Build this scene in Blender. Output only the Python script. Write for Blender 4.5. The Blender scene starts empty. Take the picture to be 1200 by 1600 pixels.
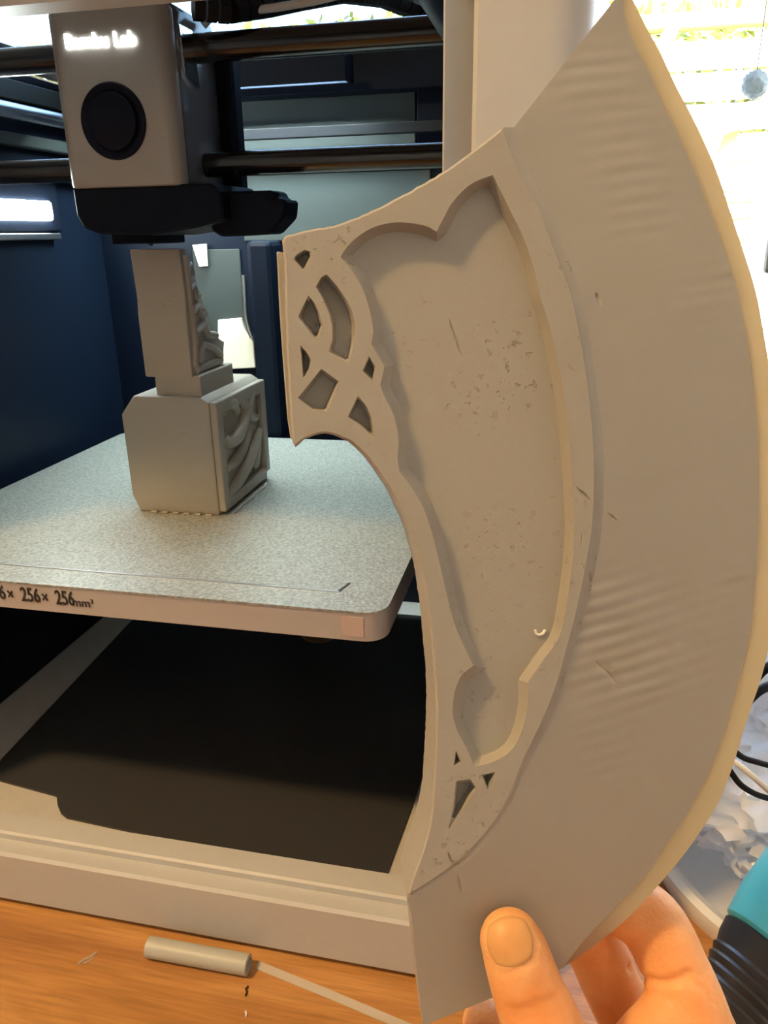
import bpy, bmesh, math, random
import numpy as np
from mathutils import Vector, Matrix, noise
from mathutils.geometry import delaunay_2d_cdt

random.seed(4)
PI = math.pi
scene = bpy.context.scene
COL = scene.collection

# ------------------------------------------------------------------ camera
FPX = 1197.0
CAM = np.array([0.0, -0.270, 0.345])
def cam_axes(yaw, pitch, roll):
    cy, sy = math.cos(yaw), math.sin(yaw)
    f = np.array([-sy*math.cos(pitch), cy*math.cos(pitch), -math.sin(pitch)])
    r = np.array([cy, sy, 0.0]); u = np.cross(r, f)
    c, s = math.cos(roll), math.sin(roll)
    return np.array([c*r+s*u, -s*r+c*u, -f]).T
MC = cam_axes(math.radians(12.76), math.radians(20.04), math.radians(-1.045))
cam_data = bpy.data.cameras.new('camera')
cam_data.sensor_fit = 'VERTICAL'; cam_data.sensor_height = 36.0; cam_data.sensor_width = 27.0
cam_data.lens = FPX/1600*36.0
cam_data.clip_start = 0.01; cam_data.clip_end = 100
cam = bpy.data.objects.new('camera', cam_data); COL.objects.link(cam)
m = Matrix.Identity(4)
for i in range(3):
    for j in range(3): m[i][j] = MC[i][j]
    m[i][3] = CAM[i]
cam.matrix_world = m
scene.camera = cam

# ------------------------------------------------------------------ world, lights, exposure
world = bpy.data.worlds.new('world'); scene.world = world; world.use_nodes = True
wn = world.node_tree.nodes; wl = world.node_tree.links
bg = wn['Background']
sky = wn.new('ShaderNodeTexSky'); sky.sky_type = 'NISHITA'; sky.sun_disc = False
sky.sun_elevation = math.radians(38); sky.sun_rotation = math.radians(150); sky.air_density = 1.2; sky.dust_density = 2.5
wl.new(sky.outputs[0], bg.inputs[0]); bg.inputs[1].default_value = 1.7

def add_light(name, kind, loc, energy, color, size=0.2, target=None, size_y=None):
    d = bpy.data.lights.new(name, kind); d.energy = energy; d.color = color
    if kind == 'AREA':
        d.size = size
        if size_y: d.shape = 'RECTANGLE'; d.size_y = size_y
    elif kind == 'POINT': d.shadow_soft_size = size
    o = bpy.data.objects.new(name, d); COL.objects.link(o); o.location = loc
    if target is not None:
        o.rotation_euler = (Vector(target)-Vector(loc)).to_track_quat('-Z', 'Y').to_euler()
    return o
sun = add_light('sun', 'SUN', (2, -3, 6), 16.0, (1.0, 0.95, 0.86)); sun.data.angle = 0.02
sun.rotation_euler = (math.radians(42), 0, math.radians(28))
add_light('kitchen_lamp', 'AREA', (-0.74, -0.55, 1.44), 16.6, (1.0, 0.64, 0.26), 0.10, (-0.10, 0.0, 0.1))
add_light('fill_light', 'AREA', (0.55, -1.3, 1.46), 1.4, (1.0, 0.70, 0.38), 0.5, (0.0, 0.0, 0.1))  # added fill light that lifts the room's warm ambient, no actual lamp

vs = scene.view_settings
vs.view_transform = 'Standard'; vs.look = 'None'; vs.gamma = 1.0; vs.use_curve_mapping = False
vs.exposure = 0.35
scene.cycles.use_denoising = True
scene.cycles.max_bounces = 8

# ------------------------------------------------------------------ helpers
def ray(px, py): return MC @ np.array([(px-600)/FPX, -(py-800)/FPX, -1.0])
def at(px, py, axis, val):
    d = ray(px, py); t = (val-CAM[axis])/d[axis]; return Vector(CAM+t*d)

MW = {}      # world matrix of every parent built here
def tag(o, label=None, cat=None, group=None, kind=None):
    if label: o['label'] = label
    if cat: o['category'] = cat
    if group: o['group'] = group
    if kind: o['kind'] = kind
    return o
def empty(name, loc, rot=None):
    o = bpy.data.objects.new(name, None); COL.objects.link(o)
    mw = Matrix.Translation(Vector(loc))
    if rot is not None: mw = mw @ rot.to_4x4()
    o.matrix_world = mw; o.empty_display_size = 0.02
    MW[o] = mw
    return o
def link_mesh(name, me, mat, parent=None, smooth=False, origin=None):
    """me is in world coordinates; the object gets its own origin"""
    co = np.empty(len(me.vertices)*3); me.vertices.foreach_get('co', co); co = co.reshape(-1, 3)
    if origin is None:
        if parent is None:
            origin = Vector(((co[:, 0].min()+co[:, 0].max())/2, (co[:, 1].min()+co[:, 1].max())/2, co[:, 2].min()))
        else: origin = Vector((co.min(0)+co.max(0))/2)
    pm = MW[parent] if parent is not None else Matrix.Identity(4)
    rot = pm.to_3x3().to_4x4()
    mw = Matrix.Translation(origin) @ rot
    me.transform(mw.inverted())
    o = bpy.data.objects.new(name, me); COL.objects.link(o)
    if parent is not None:
        o.parent = parent; o.matrix_local = pm.inverted() @ mw
    else: o.matrix_world = mw
    MW[o] = mw
    if mat is not None:
        for q in (mat if isinstance(mat, (list, tuple)) else [mat]): me.materials.append(q)
    if smooth: shade(me, smooth)
    return o
def shade(me, angle=True):
    for p in me.polygons: p.use_smooth = True
    a = math.radians(35 if angle is True else angle)
    me.set_sharp_from_angle(angle=a)

class MB:
    def __init__(self): self.bm = bmesh.new()
    def box(self, lo, hi, bevel=0, seg=2):
        ret = bmesh.ops.create_cube(self.bm, size=1.0)
        c = [(a+b)/2 for a, b in zip(lo, hi)]; s = [abs(b-a) for a, b in zip(lo, hi)]
        for v in ret['verts']: v.co = Vector([c[i]+v.co[i]*s[i] for i in range(3)])
        if bevel:
            es = list({e for v in ret['verts'] for e in v.link_edges})
            bmesh.ops.bevel(self.bm, geom=es, offset=bevel, segments=seg, affect='EDGES', profile=0.5)
        return self
    def prism(self, pts, vec, bevel=0, seg=1):
        """closed polygon pts (3D) extruded by vec"""
        vec = Vector(vec)
        a = [self.bm.verts.new(p) for p in pts]; b = [self.bm.verts.new(Vector(p)+vec) for p in pts]
        n = len(a); fs = []
        fs.append(self.bm.faces.new(a)); fs.append(self.bm.faces.new(b[::-1]))
        for i in range(n): fs.append(self.bm.faces.new((a[i], b[i], b[(i+1) % n], a[(i+1) % n])))
        bmesh.ops.recalc_face_normals(self.bm, faces=fs)
        if bevel:
            es = list({e for f in fs for e in f.edges})
            bmesh.ops.bevel(self.bm, geom=es, offset=bevel, segments=seg, affect='EDGES', profile=0.5)
        return self
    def tube(self, path, r, n=12, cap=True):
        path = [Vector(p) for p in path]; N = len(path)
        rs = r if isinstance(r, (list, tuple)) else [r]*N
        t0 = (path[1]-path[0]).normalized()
        up = Vector((0, 0, 1)) if abs(t0.z) < 0.9 else Vector((1, 0, 0))
        x = t0.cross(up).normalized(); rings = []
        for i, p in enumerate(path):
            t = (path[min(i+1, N-1)]-path[max(i-1, 0)]).normalized()
            x = (x-t*x.dot(t)).normalized(); y = t.cross(x)
            rings.append([self.bm.verts.new(p+(x*math.cos(a)+y*math.sin(a))*rs[i]) for a in [2*PI*k/n for k in range(n)]])
        fs = []
        for i in range(N-1):
            for k in range(n):
                fs.append(self.bm.faces.new((rings[i][k], rings[i][(k+1) % n], rings[i+1][(k+1) % n], rings[i+1][k])))
        if cap:
            fs.append(self.bm.faces.new(rings[0][::-1])); fs.append(self.bm.faces.new(rings[-1]))
        bmesh.ops.recalc_face_normals(self.bm, faces=fs)
        return self
    def lathe(self, base, axis, prof, n=32, cap=True):
        """prof: (r, h) along axis from base"""
        base = Vector(base); ax = Vector(axis).normalized()
        up = Vector((0, 0, 1)) if abs(ax.z) < 0.9 else Vector((1, 0, 0))
        x = ax.cross(up).normalized(); y = ax.cross(x); rings = []
        for r, h in prof:
            rings.append([self.bm.verts.new(base+ax*h+(x*math.cos(a)+y*math.sin(a))*max(r, 1e-5)) for a in [2*PI*k/n for k in range(n)]])
        fs = []
        for i in range(len(rings)-1):
            for k in range(n):
                fs.append(self.bm.faces.new((rings[i][k], rings[i][(k+1) % n], rings[i+1][(k+1) % n], rings[i+1][k])))
        if cap:
            fs.append(self.bm.faces.new(rings[0][::-1])); fs.append(self.bm.faces.new(rings[-1]))
        bmesh.ops.recalc_face_normals(self.bm, faces=fs)
        return self
    def build(self, name, mat, parent=None, smooth=False, origin=None):
        me = bpy.data.meshes.new(name); self.bm.to_mesh(me); self.bm.free()
        return link_mesh(name, me, mat, parent, smooth, origin)

# ------------------------------------------------------------------ materials
def lin(c):
    return tuple((v/12.92 if v <= 0.04045 else ((v+0.055)/1.055)**2.4) for v in c)
def mat(name, rgb, rough=0.5, metal=0.0, bump=0.0, scale=800.0, spec=0.5, vary=0.0, emit=None, strength=0, sss=0.0, trans=0.0, coat=0.0, alpha=1.0):
    mt = bpy.data.materials.new(name); mt.use_nodes = True
    nt = mt.node_tree; b = nt.nodes['Principled BSDF']
    b.inputs['Base Color'].default_value = (*rgb, 1); b.inputs['Roughness'].default_value = rough
    b.inputs['Metallic'].default_value = metal; b.inputs['Specular IOR Level'].default_value = spec
    b.inputs['Coat Weight'].default_value = coat
    tc = nt.nodes.new('ShaderNodeTexCoord')
    if vary:
        n = nt.nodes.new('ShaderNodeTexNoise'); n.inputs['Scale'].default_value = scale*0.13; n.inputs['Detail'].default_value = 5
        nt.links.new(tc.outputs['Object'], n.inputs['Vector'])
        mx = nt.nodes.new('ShaderNodeMix'); mx.data_type = 'RGBA'
        mx.inputs[6].default_value = (*[max(0, c*(1-vary)) for c in rgb], 1); mx.inputs[7].default_value = (*[min(1, c*(1+vary)) for c in rgb], 1)
        nt.links.new(n.outputs['Fac'], mx.inputs[0]); nt.links.new(mx.outputs[2], b.inputs['Base Color'])
    if bump:
        n2 = nt.nodes.new('ShaderNodeTexNoise'); n2.inputs['Scale'].default_value = scale; n2.inputs['Detail'].default_value = 3
        nt.links.new(tc.outputs['Object'], n2.inputs['Vector'])
        bp = nt.nodes.new('ShaderNodeBump'); bp.inputs['Strength'].default_value = bump; bp.inputs['Distance'].default_value = 0.001
        nt.links.new(n2.outputs['Fac'], bp.inputs['Height']); nt.links.new(bp.outputs[0], b.inputs['Normal'])
    if emit:
        b.inputs['Emission Color'].default_value = (*emit, 1); b.inputs['Emission Strength'].default_value = strength
    if sss:
        b.inputs['Subsurface Weight'].default_value = sss; b.inputs['Subsurface Radius'].default_value = (0.009, 0.003, 0.0015); b.inputs['Subsurface Scale'].default_value = 1.0
    if trans: b.inputs['Transmission Weight'].default_value = trans
    b.inputs['Alpha'].default_value = alpha
    return mt

M = {}
M['shell'] = mat('shell_plastic', (0.50, 0.495, 0.485), 0.42, bump=0.04, scale=1500, vary=0.03)
M['floor_in'] = mat('printer_floor_plastic', (0.50, 0.48, 0.45), 0.5, bump=0.05, scale=900, vary=0.12)
M['dark'] = mat('dark_blue_black_plastic', (0.006, 0.009, 0.018), 0.55, bump=0.03, spec=0.05)
M['wall_in'] = mat('chamber_wall', (0.004, 0.008, 0.019), 0.42, bump=0.02, spec=0.15)
M['panel'] = mat('rear_panel_metal', (0.032, 0.044, 0.046), 0.5, metal=0.0, vary=0.05)
M['cream'] = mat('cream_plastic', (0.80, 0.80, 0.72), 0.5)
M['rod'] = mat('carbon_rod', (0.010, 0.011, 0.016), 0.18, spec=0.6)
M['rubber'] = mat('black_rubber', (0.007, 0.008, 0.012), 0.6, bump=0.1, spec=0.2)
M['steel'] = mat('steel', (0.6, 0.62, 0.65), 0.28, metal=1.0)
M['mirror'] = mat('reflection_mirror', (0.75, 0.77, 0.78), 0.10, metal=1.0, bump=0.25, scale=120)  # mirror metal for the window reflection on the tool head
M['cover'] = mat('toolhead_cover', (0.30, 0.29, 0.27), 0.32, bump=0.02)
M['toolside'] = mat('toolhead_side', (0.13, 0.13, 0.135), 0.16, spec=0.6)
M['fan'] = mat('fan_grille', (0.006, 0.008, 0.018), 0.5, spec=0.08)
M['led'] = mat('led_diffuser', (0.9, 0.9, 0.9), 0.4, emit=(0.88, 1.0, 0.96), strength=62)
M['led2'] = mat('led_diffuser_added', (0.9, 0.9, 0.9), 0.4, emit=(0.82, 1.0, 0.97), strength=165)  # glow of the added strip under the rear lid
M['logo'] = mat('lit_logo', (0.9, 0.9, 0.9), 0.4, emit=(1.0, 1.0, 0.96), strength=9)
M['ink'] = mat('printed_ink', (0.02, 0.018, 0.016), 0.6)
M['sticker'] = mat('sticker_paper', (0.46, 0.36, 0.33), 0.6)
M['bedside'] = mat('bed_edge', (0.40, 0.37, 0.36), 0.45, bump=0.03)
M['whiteplastic'] = mat('white_plastic', (0.80, 0.78, 0.74), 0.35, sss=0.0)
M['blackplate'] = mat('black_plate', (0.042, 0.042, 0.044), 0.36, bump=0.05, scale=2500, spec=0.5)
M['teal'] = mat('teal_plastic', (0.10, 0.58, 0.68), 0.3)
M['blackgrip'] = mat('black_grip', (0.022, 0.022, 0.024), 0.38, bump=0.06, scale=600)
M['tubegrey'] = mat('grey_print_tube', (0.42, 0.42, 0.38), 0.45, bump=0.05, scale=1500)
M['clear'] = mat('clear_filament', (0.75, 0.70, 0.62), 0.25, alpha=0.45)
M['paintwall'] = mat('painted_wall', (0.72, 0.68, 0.62), 0.8, bump=0.05, scale=200)
M['ceiling'] = mat('ceiling_paint', (0.78, 0.76, 0.72), 0.85)
M['floor'] = mat('floor_vinyl', (0.34, 0.27, 0.20), 0.5, vary=0.2, scale=40)
M['frame_white'] = mat('window_frame_white', (0.8, 0.8, 0.8), 0.35)
M['board'] = mat('pale_board', (0.80, 0.80, 0.76), 0.7, vary=0.06, scale=60)
M['olive'] = mat('olive_timber', (0.36, 0.32, 0.10), 0.75, vary=0.35, scale=70)
M['hedge'] = mat('hedge_leaf', (0.26, 0.30, 0.05), 0.6, vary=0.5, scale=40)
M['patio'] = mat('patio_slab', (0.72, 0.70, 0.66), 0.8, vary=0.1, scale=40)
M['gardenwhite'] = mat('white_garden_paint', (0.85, 0.85, 0.82), 0.5)
M['greyblue'] = mat('grey_blue_plastic', (0.16, 0.20, 0.23), 0.4)
M['pinecone'] = mat('grey_green_ball', (0.10, 0.13, 0.13), 0.8, vary=0.4, scale=200)
M['skin'] = None

def pla_material():
    mt = mat('grey_pla', (0.362, 0.334, 0.285), 0.46, spec=0.45)
    nt = mt.node_tree; b = nt.nodes['Principled BSDF']; L = nt.links
    tc = nt.nodes.new('ShaderNodeTexCoord')
    def noise_n(scale, detail, rough=0.55):
        n = nt.nodes.new('ShaderNodeTexNoise'); n.inputs['Scale'].default_value = scale; n.inputs['Detail'].default_value = detail; n.inputs['Roughness'].default_value = rough
        L.new(tc.outputs['Object'], n.inputs['Vector']); return n
    def ramp(src, a, b_):
        r = nt.nodes.new('ShaderNodeMapRange'); r.inputs[1].default_value = a; r.inputs[2].default_value = b_; L.new(src, r.inputs[0]); return r.outputs[0]
    def mth(op, a, b_):
        q = nt.nodes.new('ShaderNodeMath'); q.operation = op
        for i, s in enumerate((a, b_)):
            if hasattr(s, 'node'): L.new(s, q.inputs[i])
            else: q.inputs[i].default_value = s
        return q.outputs[0]
    fine = noise_n(1600, 2).outputs['Fac']
    patch = ramp(noise_n(38, 3).outputs['Fac'], 0.52, 0.68)
    pits = ramp(noise_n(420, 4, 0.7).outputs['Fac'], 0.60, 0.72)
    pp = mth('MULTIPLY', patch, pits)
    h = mth('ADD', mth('MULTIPLY', fine, 0.10), mth('MULTIPLY', pp, -0.75))
    bp = nt.nodes.new('ShaderNodeBump'); bp.inputs['Strength'].default_value = 0.85; bp.inputs['Distance'].default_value = 0.0011
    L.new(h, bp.inputs['Height']); L.new(bp.outputs[0], b.inputs['Normal'])
    return mt
M['pla'] = pla_material()

def blade_material():
    mt = mat('grey_pla_blade', (0.362, 0.334, 0.285), 0.42, spec=0.45)
    nt = mt.node_tree; b = nt.nodes['Principled BSDF']; L = nt.links
    tc = nt.nodes.new('ShaderNodeTexCoord')
    mp = nt.nodes.new('ShaderNodeMapping'); mp.inputs['Rotation'].default_value = (0, 0, math.radians(-13))
    L.new(tc.outputs['Object'], mp.inputs['Vector'])
    w = nt.nodes.new('ShaderNodeTexWave'); w.wave_type = 'BANDS'; w.bands_direction = 'Y'
    w.inputs['Scale'].default_value = 88; w.inputs['Distortion'].default_value = 2.2; w.inputs['Detail'].default_value = 2; w.inputs['Detail Scale'].default_value = 0.35
    L.new(mp.outputs[0], w.inputs['Vector'])
    n = nt.nodes.new('ShaderNodeTexNoise'); n.inputs['Scale'].default_value = 17; n.inputs['Detail'].default_value = 2
    L.new(tc.outputs['Object'], n.inputs['Vector'])
    r = nt.nodes.new('ShaderNodeMapRange'); r.inputs[1].default_value = 0.49; r.inputs[2].default_value = 0.72
    L.new(n.outputs['Fac'], r.inputs[0])
    mu = nt.nodes.new('ShaderNodeMath'); mu.operation = 'MULTIPLY'; L.new(w.outputs['Fac'], mu.inputs[0]); L.new(r.outputs[0], mu.inputs[1])
    f = nt.nodes.new('ShaderNodeTexNoise'); f.inputs['Scale'].default_value = 1500; f.inputs['Detail'].default_value = 2; L.new(tc.outputs['Object'], f.inputs['Vector'])
    fm = nt.nodes.new('ShaderNodeMath'); fm.operation = 'MULTIPLY_ADD'; fm.inputs[1].default_value = 0.10; L.new(f.outputs['Fac'], fm.inputs[0]); L.new(mu.outputs[0], fm.inputs[2])
    bp = nt.nodes.new('ShaderNodeBump'); bp.inputs['Strength'].default_value = 0.42; bp.inputs['Distance'].default_value = 0.00045
    L.new(fm.outputs[0], bp.inputs['Height']); L.new(bp.outputs[0], b.inputs['Normal'])
    return mt
M['pla_blade'] = blade_material()

def edge_material():
    mt = mat('grey_pla_thin_edge', (0.42, 0.37, 0.29), 0.45)
    nt = mt.node_tree; b = nt.nodes['Principled BSDF']; L = nt.links
    out = nt.nodes['Material Output']
    tr = nt.nodes.new('ShaderNodeBsdfTranslucent'); tr.inputs[0].default_value = (0.85, 0.68, 0.42, 1)
    mx = nt.nodes.new('ShaderNodeMixShader'); mx.inputs[0].default_value = 0.6
    L.new(b.outputs[0], mx.inputs[1]); L.new(tr.outputs[0], mx.inputs[2]); L.new(mx.outputs[0], out.inputs[0])
    return mt
M['pla_edge'] = edge_material()

def bed_material():
    mt = mat('textured_build_plate', (0.34, 0.355, 0.33), 0.42, metal=0.35, spec=0.5)
    nt = mt.node_tree; b = nt.nodes['Principled BSDF']; L = nt.links
    tc = nt.nodes.new('ShaderNodeTexCoord')
    n = nt.nodes.new('ShaderNodeTexNoise'); n.inputs['Scale'].default_value = 620; n.inputs['Detail'].default_value = 3; L.new(tc.outputs['Object'], n.inputs['Vector'])
    cr = nt.nodes.new('ShaderNodeValToRGB'); cr.color_ramp.elements[0].position = 0.3; cr.color_ramp.elements[0].color = (0.22, 0.235, 0.22, 1)
    cr.color_ramp.elements[1].position = 0.72; cr.color_ramp.elements[1].color = (0.46, 0.48, 0.45, 1)
    L.new(n.outputs['Fac'], cr.inputs[0]); L.new(cr.outputs[0], b.inputs['Base Color'])
    bp = nt.nodes.new('ShaderNodeBump'); bp.inputs['Strength'].default_value = 0.35; bp.inputs['Distance'].default_value = 0.0008
    L.new(n.outputs['Fac'], bp.inputs['Height']); L.new(bp.outputs[0], b.inputs['Normal'])
    return mt
M['plate'] = bed_material()

def wood_material():
    mt = mat('oak_worktop', (0.5, 0.25, 0.09), 0.34, spec=0.45)
    nt = mt.node_tree; b = nt.nodes['Principled BSDF']; L = nt.links
    tc = nt.nodes.new('ShaderNodeTexCoord')
    mp = nt.nodes.new('ShaderNodeMapping'); mp.inputs['Scale'].default_value = (1.6, 13, 13); mp.inputs['Rotation'].default_value = (0, 0, math.radians(-4)); L.new(tc.outputs['Object'], mp.inputs['Vector'])
    n = nt.nodes.new('ShaderNodeTexNoise'); n.inputs['Scale'].default_value = 3.2; n.inputs['Detail'].default_value = 8; n.inputs['Roughness'].default_value = 0.65; n.inputs['Distortion'].default_value = 0.9
    L.new(mp.outputs[0], n.inputs['Vector'])
    cr = nt.nodes.new('ShaderNodeValToRGB'); e = cr.color_ramp.elements
    e[0].position = 0.25; e[0].color = (0.27, 0.105, 0.028, 1); e[1].position = 0.72; e[1].color = (0.62, 0.325, 0.11, 1)
    k = cr.color_ramp.elements.new(0.5); k.color = (0.48, 0.225, 0.068, 1)
    L.new(n.outputs['Fac'], cr.inputs[0])
    mp2 = nt.nodes.new('ShaderNodeMapping'); mp2.inputs['Scale'].default_value = (9, 190, 50); mp2.inputs['Rotation'].default_value = (0, 0, math.radians(-4)); L.new(tc.outputs['Object'], mp2.inputs['Vector'])
    n2 = nt.nodes.new('ShaderNodeTexNoise'); n2.inputs['Scale'].default_value = 3; n2.inputs['Detail'].default_value = 4; L.new(mp2.outputs[0], n2.inputs['Vector'])
    mx = nt.nodes.new('ShaderNodeMix'); mx.data_type = 'RGBA'; mx.blend_type = 'MULTIPLY'; mx.inputs[0].default_value = 0.45
    r2 = nt.nodes.new('ShaderNodeMapRange'); r2.inputs[1].default_value = 0.3; r2.inputs[2].default_value = 0.6; r2.inputs[3].default_value = 0.5; L.new(n2.outputs['Fac'], r2.inputs[0])
    L.new(cr.outputs[0], mx.inputs[6]); L.new(r2.outputs[0], mx.inputs[7]); L.new(mx.outputs[2], b.inputs['Base Color'])
    bp = nt.nodes.new('ShaderNodeBump'); bp.inputs['Strength'].default_value = 0.12; bp.inputs['Distance'].default_value = 0.0006
    L.new(n2.outputs['Fac'], bp.inputs['Height']); L.new(bp.outputs[0], b.inputs['Normal'])
    return mt
M['wood'] = wood_material()

def glass_material(name, tint=(1, 1, 1), refl=0.06):
    mt = bpy.data.materials.new(name); mt.use_nodes = True; nt = mt.node_tree; nt.nodes.clear(); L = nt.links
    out = nt.nodes.new('ShaderNodeOutputMaterial'); tr = nt.nodes.new('ShaderNodeBsdfTransparent'); tr.inputs[0].default_value = (*tint, 1)
    gl = nt.nodes.new('ShaderNodeBsdfGlossy'); gl.inputs['Roughness'].default_value = 0.03
    lw = nt.nodes.new('ShaderNodeLayerWeight'); lw.inputs[0].default_value = 0.15
    mx = nt.nodes.new('ShaderNodeMixShader'); mu = nt.nodes.new('ShaderNodeMath'); mu.operation = 'MULTIPLY_ADD'; mu.inputs[1].default_value = 0.5; mu.inputs[2].default_value = refl*0.5
    L.new(lw.outputs['Fresnel'], mu.inputs[0]); L.new(mu.outputs[0], mx.inputs[0]); L.new(tr.outputs[0], mx.inputs[1]); L.new(gl.outputs[0], mx.inputs[2]); L.new(mx.outputs[0], out.inputs[0])
    return mt
M['glass'] = glass_material('window_glass')
M['lidglass'] = glass_material('lid_glass', (0.85, 0.9, 0.9))

def bag_material():
    mt = mat('thin_white_plastic', (0.86, 0.87, 0.88), 0.22, spec=0.5)
    nt = mt.node_tree; b = nt.nodes['Principled BSDF']; L = nt.links; out = nt.nodes['Material Output']
    tr = nt.nodes.new('ShaderNodeBsdfTranslucent'); tr.inputs[0].default_value = (0.9, 0.92, 0.94, 1)
    mx = nt.nodes.new('ShaderNodeMixShader'); mx.inputs[0].default_value = 0.5
    L.new(b.outputs[0], mx.inputs[1]); L.new(tr.outputs[0], mx.inputs[2]); L.new(mx.outputs[0], out.inputs[0])
    return mt
M['bag'] = bag_material()

def skin_material():
    mt = mat('skin', (0.62, 0.34, 0.22), 0.45, spec=0.4, sss=0.35)
    nt = mt.node_tree; b = nt.nodes['Principled BSDF']; L = nt.links
    tc = nt.nodes.new('ShaderNodeTexCoord')
    n = nt.nodes.new('ShaderNodeTexNoise'); n.inputs['Scale'].default_value = 60; n.inputs['Detail'].default_value = 4; L.new(tc.outputs['Object'], n.inputs['Vector'])
    cr = nt.nodes.new('ShaderNodeValToRGB'); cr.color_ramp.elements[0].position = 0.35; cr.color_ramp.elements[0].color = (0.78, 0.32, 0.10, 1)
    cr.color_ramp.elements[1].position = 0.65; cr.color_ramp.elements[1].color = (0.86, 0.44, 0.18, 1)
    L.new(n.outputs['Fac'], cr.inputs[0]); L.new(cr.outputs[0], b.inputs['Base Color'])
    v = nt.nodes.new('ShaderNodeTexVoronoi'); v.inputs['Scale'].default_value = 900; L.new(tc.outputs['Object'], v.inputs['Vector'])
    n2 = nt.nodes.new('ShaderNodeTexNoise'); n2.inputs['Scale'].default_value = 260; n2.inputs['Detail'].default_value = 4; L.new(tc.outputs['Object'], n2.inputs['Vector'])
    ad = nt.nodes.new('ShaderNodeMath'); ad.operation = 'MULTIPLY_ADD'; ad.inputs[1].default_value = 0.35; L.new(v.outputs['Distance'], ad.inputs[0]); L.new(n2.outputs['Fac'], ad.inputs[2])
    bp = nt.nodes.new('ShaderNodeBump'); bp.inputs['Strength'].default_value = 0.3; bp.inputs['Distance'].default_value = 0.0008
    L.new(ad.outputs[0], bp.inputs['Height']); L.new(bp.outputs[0], b.inputs['Normal'])
    return mt
M['skin'] = skin_material()
M['nail'] = mat('thumb_nail', (0.68, 0.34, 0.12), 0.38, spec=0.3, sss=0.2, vary=0.08, scale=500)

# ------------------------------------------------------------------ room
RX0, RX1, RY0, RY1, RZ0, RZ1 = -1.7, 1.5, -2.3, 0.75, -0.90, 1.52
WX0, WX1, WZ0, WZ1 = -1.0, 1.05, 0.04, 1.32
def struct(o): o['kind'] = 'structure'; return o
struct(MB().box((RX0-.1, RY0-.1, RZ0-.1), (RX1+.1, RY1+.12, RZ0)).build('floor', M['floor']))
struct(MB().box((RX0-.1, RY0-.1, RZ1), (RX1+.1, RY1+.12, RZ1+.1)).build('ceiling', M['ceiling']))
struct(MB().box((RX0-.1, RY0, RZ0), (RX0, RY1+.12, RZ1)).build('wall_left', M['paintwall']))
struct(MB().box((RX1, RY0, RZ0), (RX1+.1, RY1+.12, RZ1)).build('wall_right', M['paintwall']))
struct(MB().box((RX0-.1, RY0-.1, RZ0), (RX1+.1, RY0, RZ1)).build('wall_front', M['paintwall']))
b = MB()
b.box((RX0, RY1, RZ0), (WX0, RY1+.12, RZ1)); b.box((WX1, RY1, RZ0), (RX1, RY1+.12, RZ1))
b.box((WX0, RY1, RZ0), (WX1, RY1+.12, WZ0)); b.box((WX0, RY1, WZ1), (WX1, RY1+.12, RZ1))
struct(b.build('wall_back', M['paintwall']))
w = struct(empty('window_1', ((WX0+WX1)/2, RY1+.06, WZ0)))
fr = MB()
for lo, hi in (((WX0, RY1+.03, WZ0), (WX0+.05, RY1+.09, WZ1)), ((WX1-.05, RY1+.03, WZ0), (WX1, RY1+.09, WZ1)),
               ((WX0+.05, RY1+.03, WZ0), (WX1-.05, RY1+.09, WZ0+.05)), ((WX0+.05, RY1+.03, WZ1-.05), (WX1-.05, RY1+.09, WZ1))):
    fr.box(lo, hi, 0.004)
fr.build('window_frame', M['frame_white'], w)
MB().box((WX0+.05, RY1+.056, WZ0+.05), (WX1-.05, RY1+.062, WZ1-.05)).build('pane', M['glass'], w)

# worktop under everything
tag(MB().box((-1.25, -0.42, -0.036), (1.25, 0.74, 0.0), 0.003).build('worktop', M['wood'], origin=Vector((0, 0, 0))),
    'orange oak wooden worktop that the printer stands on', 'worktop')

# ------------------------------------------------------------------ the 3D printer
PR = empty('printer', (-0.195, 0.195, 0))
tag(PR, 'open enclosed 3D printer with pale grey frame and dark chamber', '3D printer')
XR, XL = 0.006, -0.400
XJR, XJL = -0.0305, -0.3635          # step of the door seat
XIR, XIL = -0.0405, -0.3535          # inner jamb
ZT = 0.4222
# base with its lip, the door seat, the sill
prof = [(0.0, 0.004), (0.0, 0.0345), (0.0015, 0.036), (0.0100, 0.036), (0.0100, 0.0395), (0.0112, 0.0405), (0.0235, 0.0405), (0.0250, 0.034), (0.388, 0.034), (0.388, 0.004)]
MB().prism([(XL+.004, y, z) for y, z in prof], (XR-XL-.008, 0, 0)).build('base', M['shell'], PR, smooth=25)
MB().box((XL+.012, 0.01, 0.0), (XR-.012, 0.38, 0.004)).build('foot_pad', M['rubber'], PR)
MB().box((XIL-.012, 0.0255, 0.0338), (XIR+.012, 0.345, 0.0344)).build('chamber_floor', M['floor_in'], PR)
def column(sgn):
    xo, xj, xi = (XR, XJR, XIR) if sgn > 0 else (XL, XJL, XIL)
    r = 0.014; pts = []
    for k in range(9):
        a = PI/2*k/8
        pts.append((xo-sgn*(r-r*math.sin(a)), r-r*math.cos(a)))
    pts += [(xo, 0.026), (xi, 0.026), (xi, 0.0060), (xi+sgn*.0008, 0.0045), (xj-sgn*.0005, 0.0110), (xj, 0.0020), (xj+sgn*.0015, 0.0)]
    return MB().prism([(x, y, 0.004) for x, y in pts], (0, 0, 0.456))
column(1).build('corner_column', M['shell'], PR, smooth=30)
column(-1).build('corner_column', M['shell'], PR, smooth=30)
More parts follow.
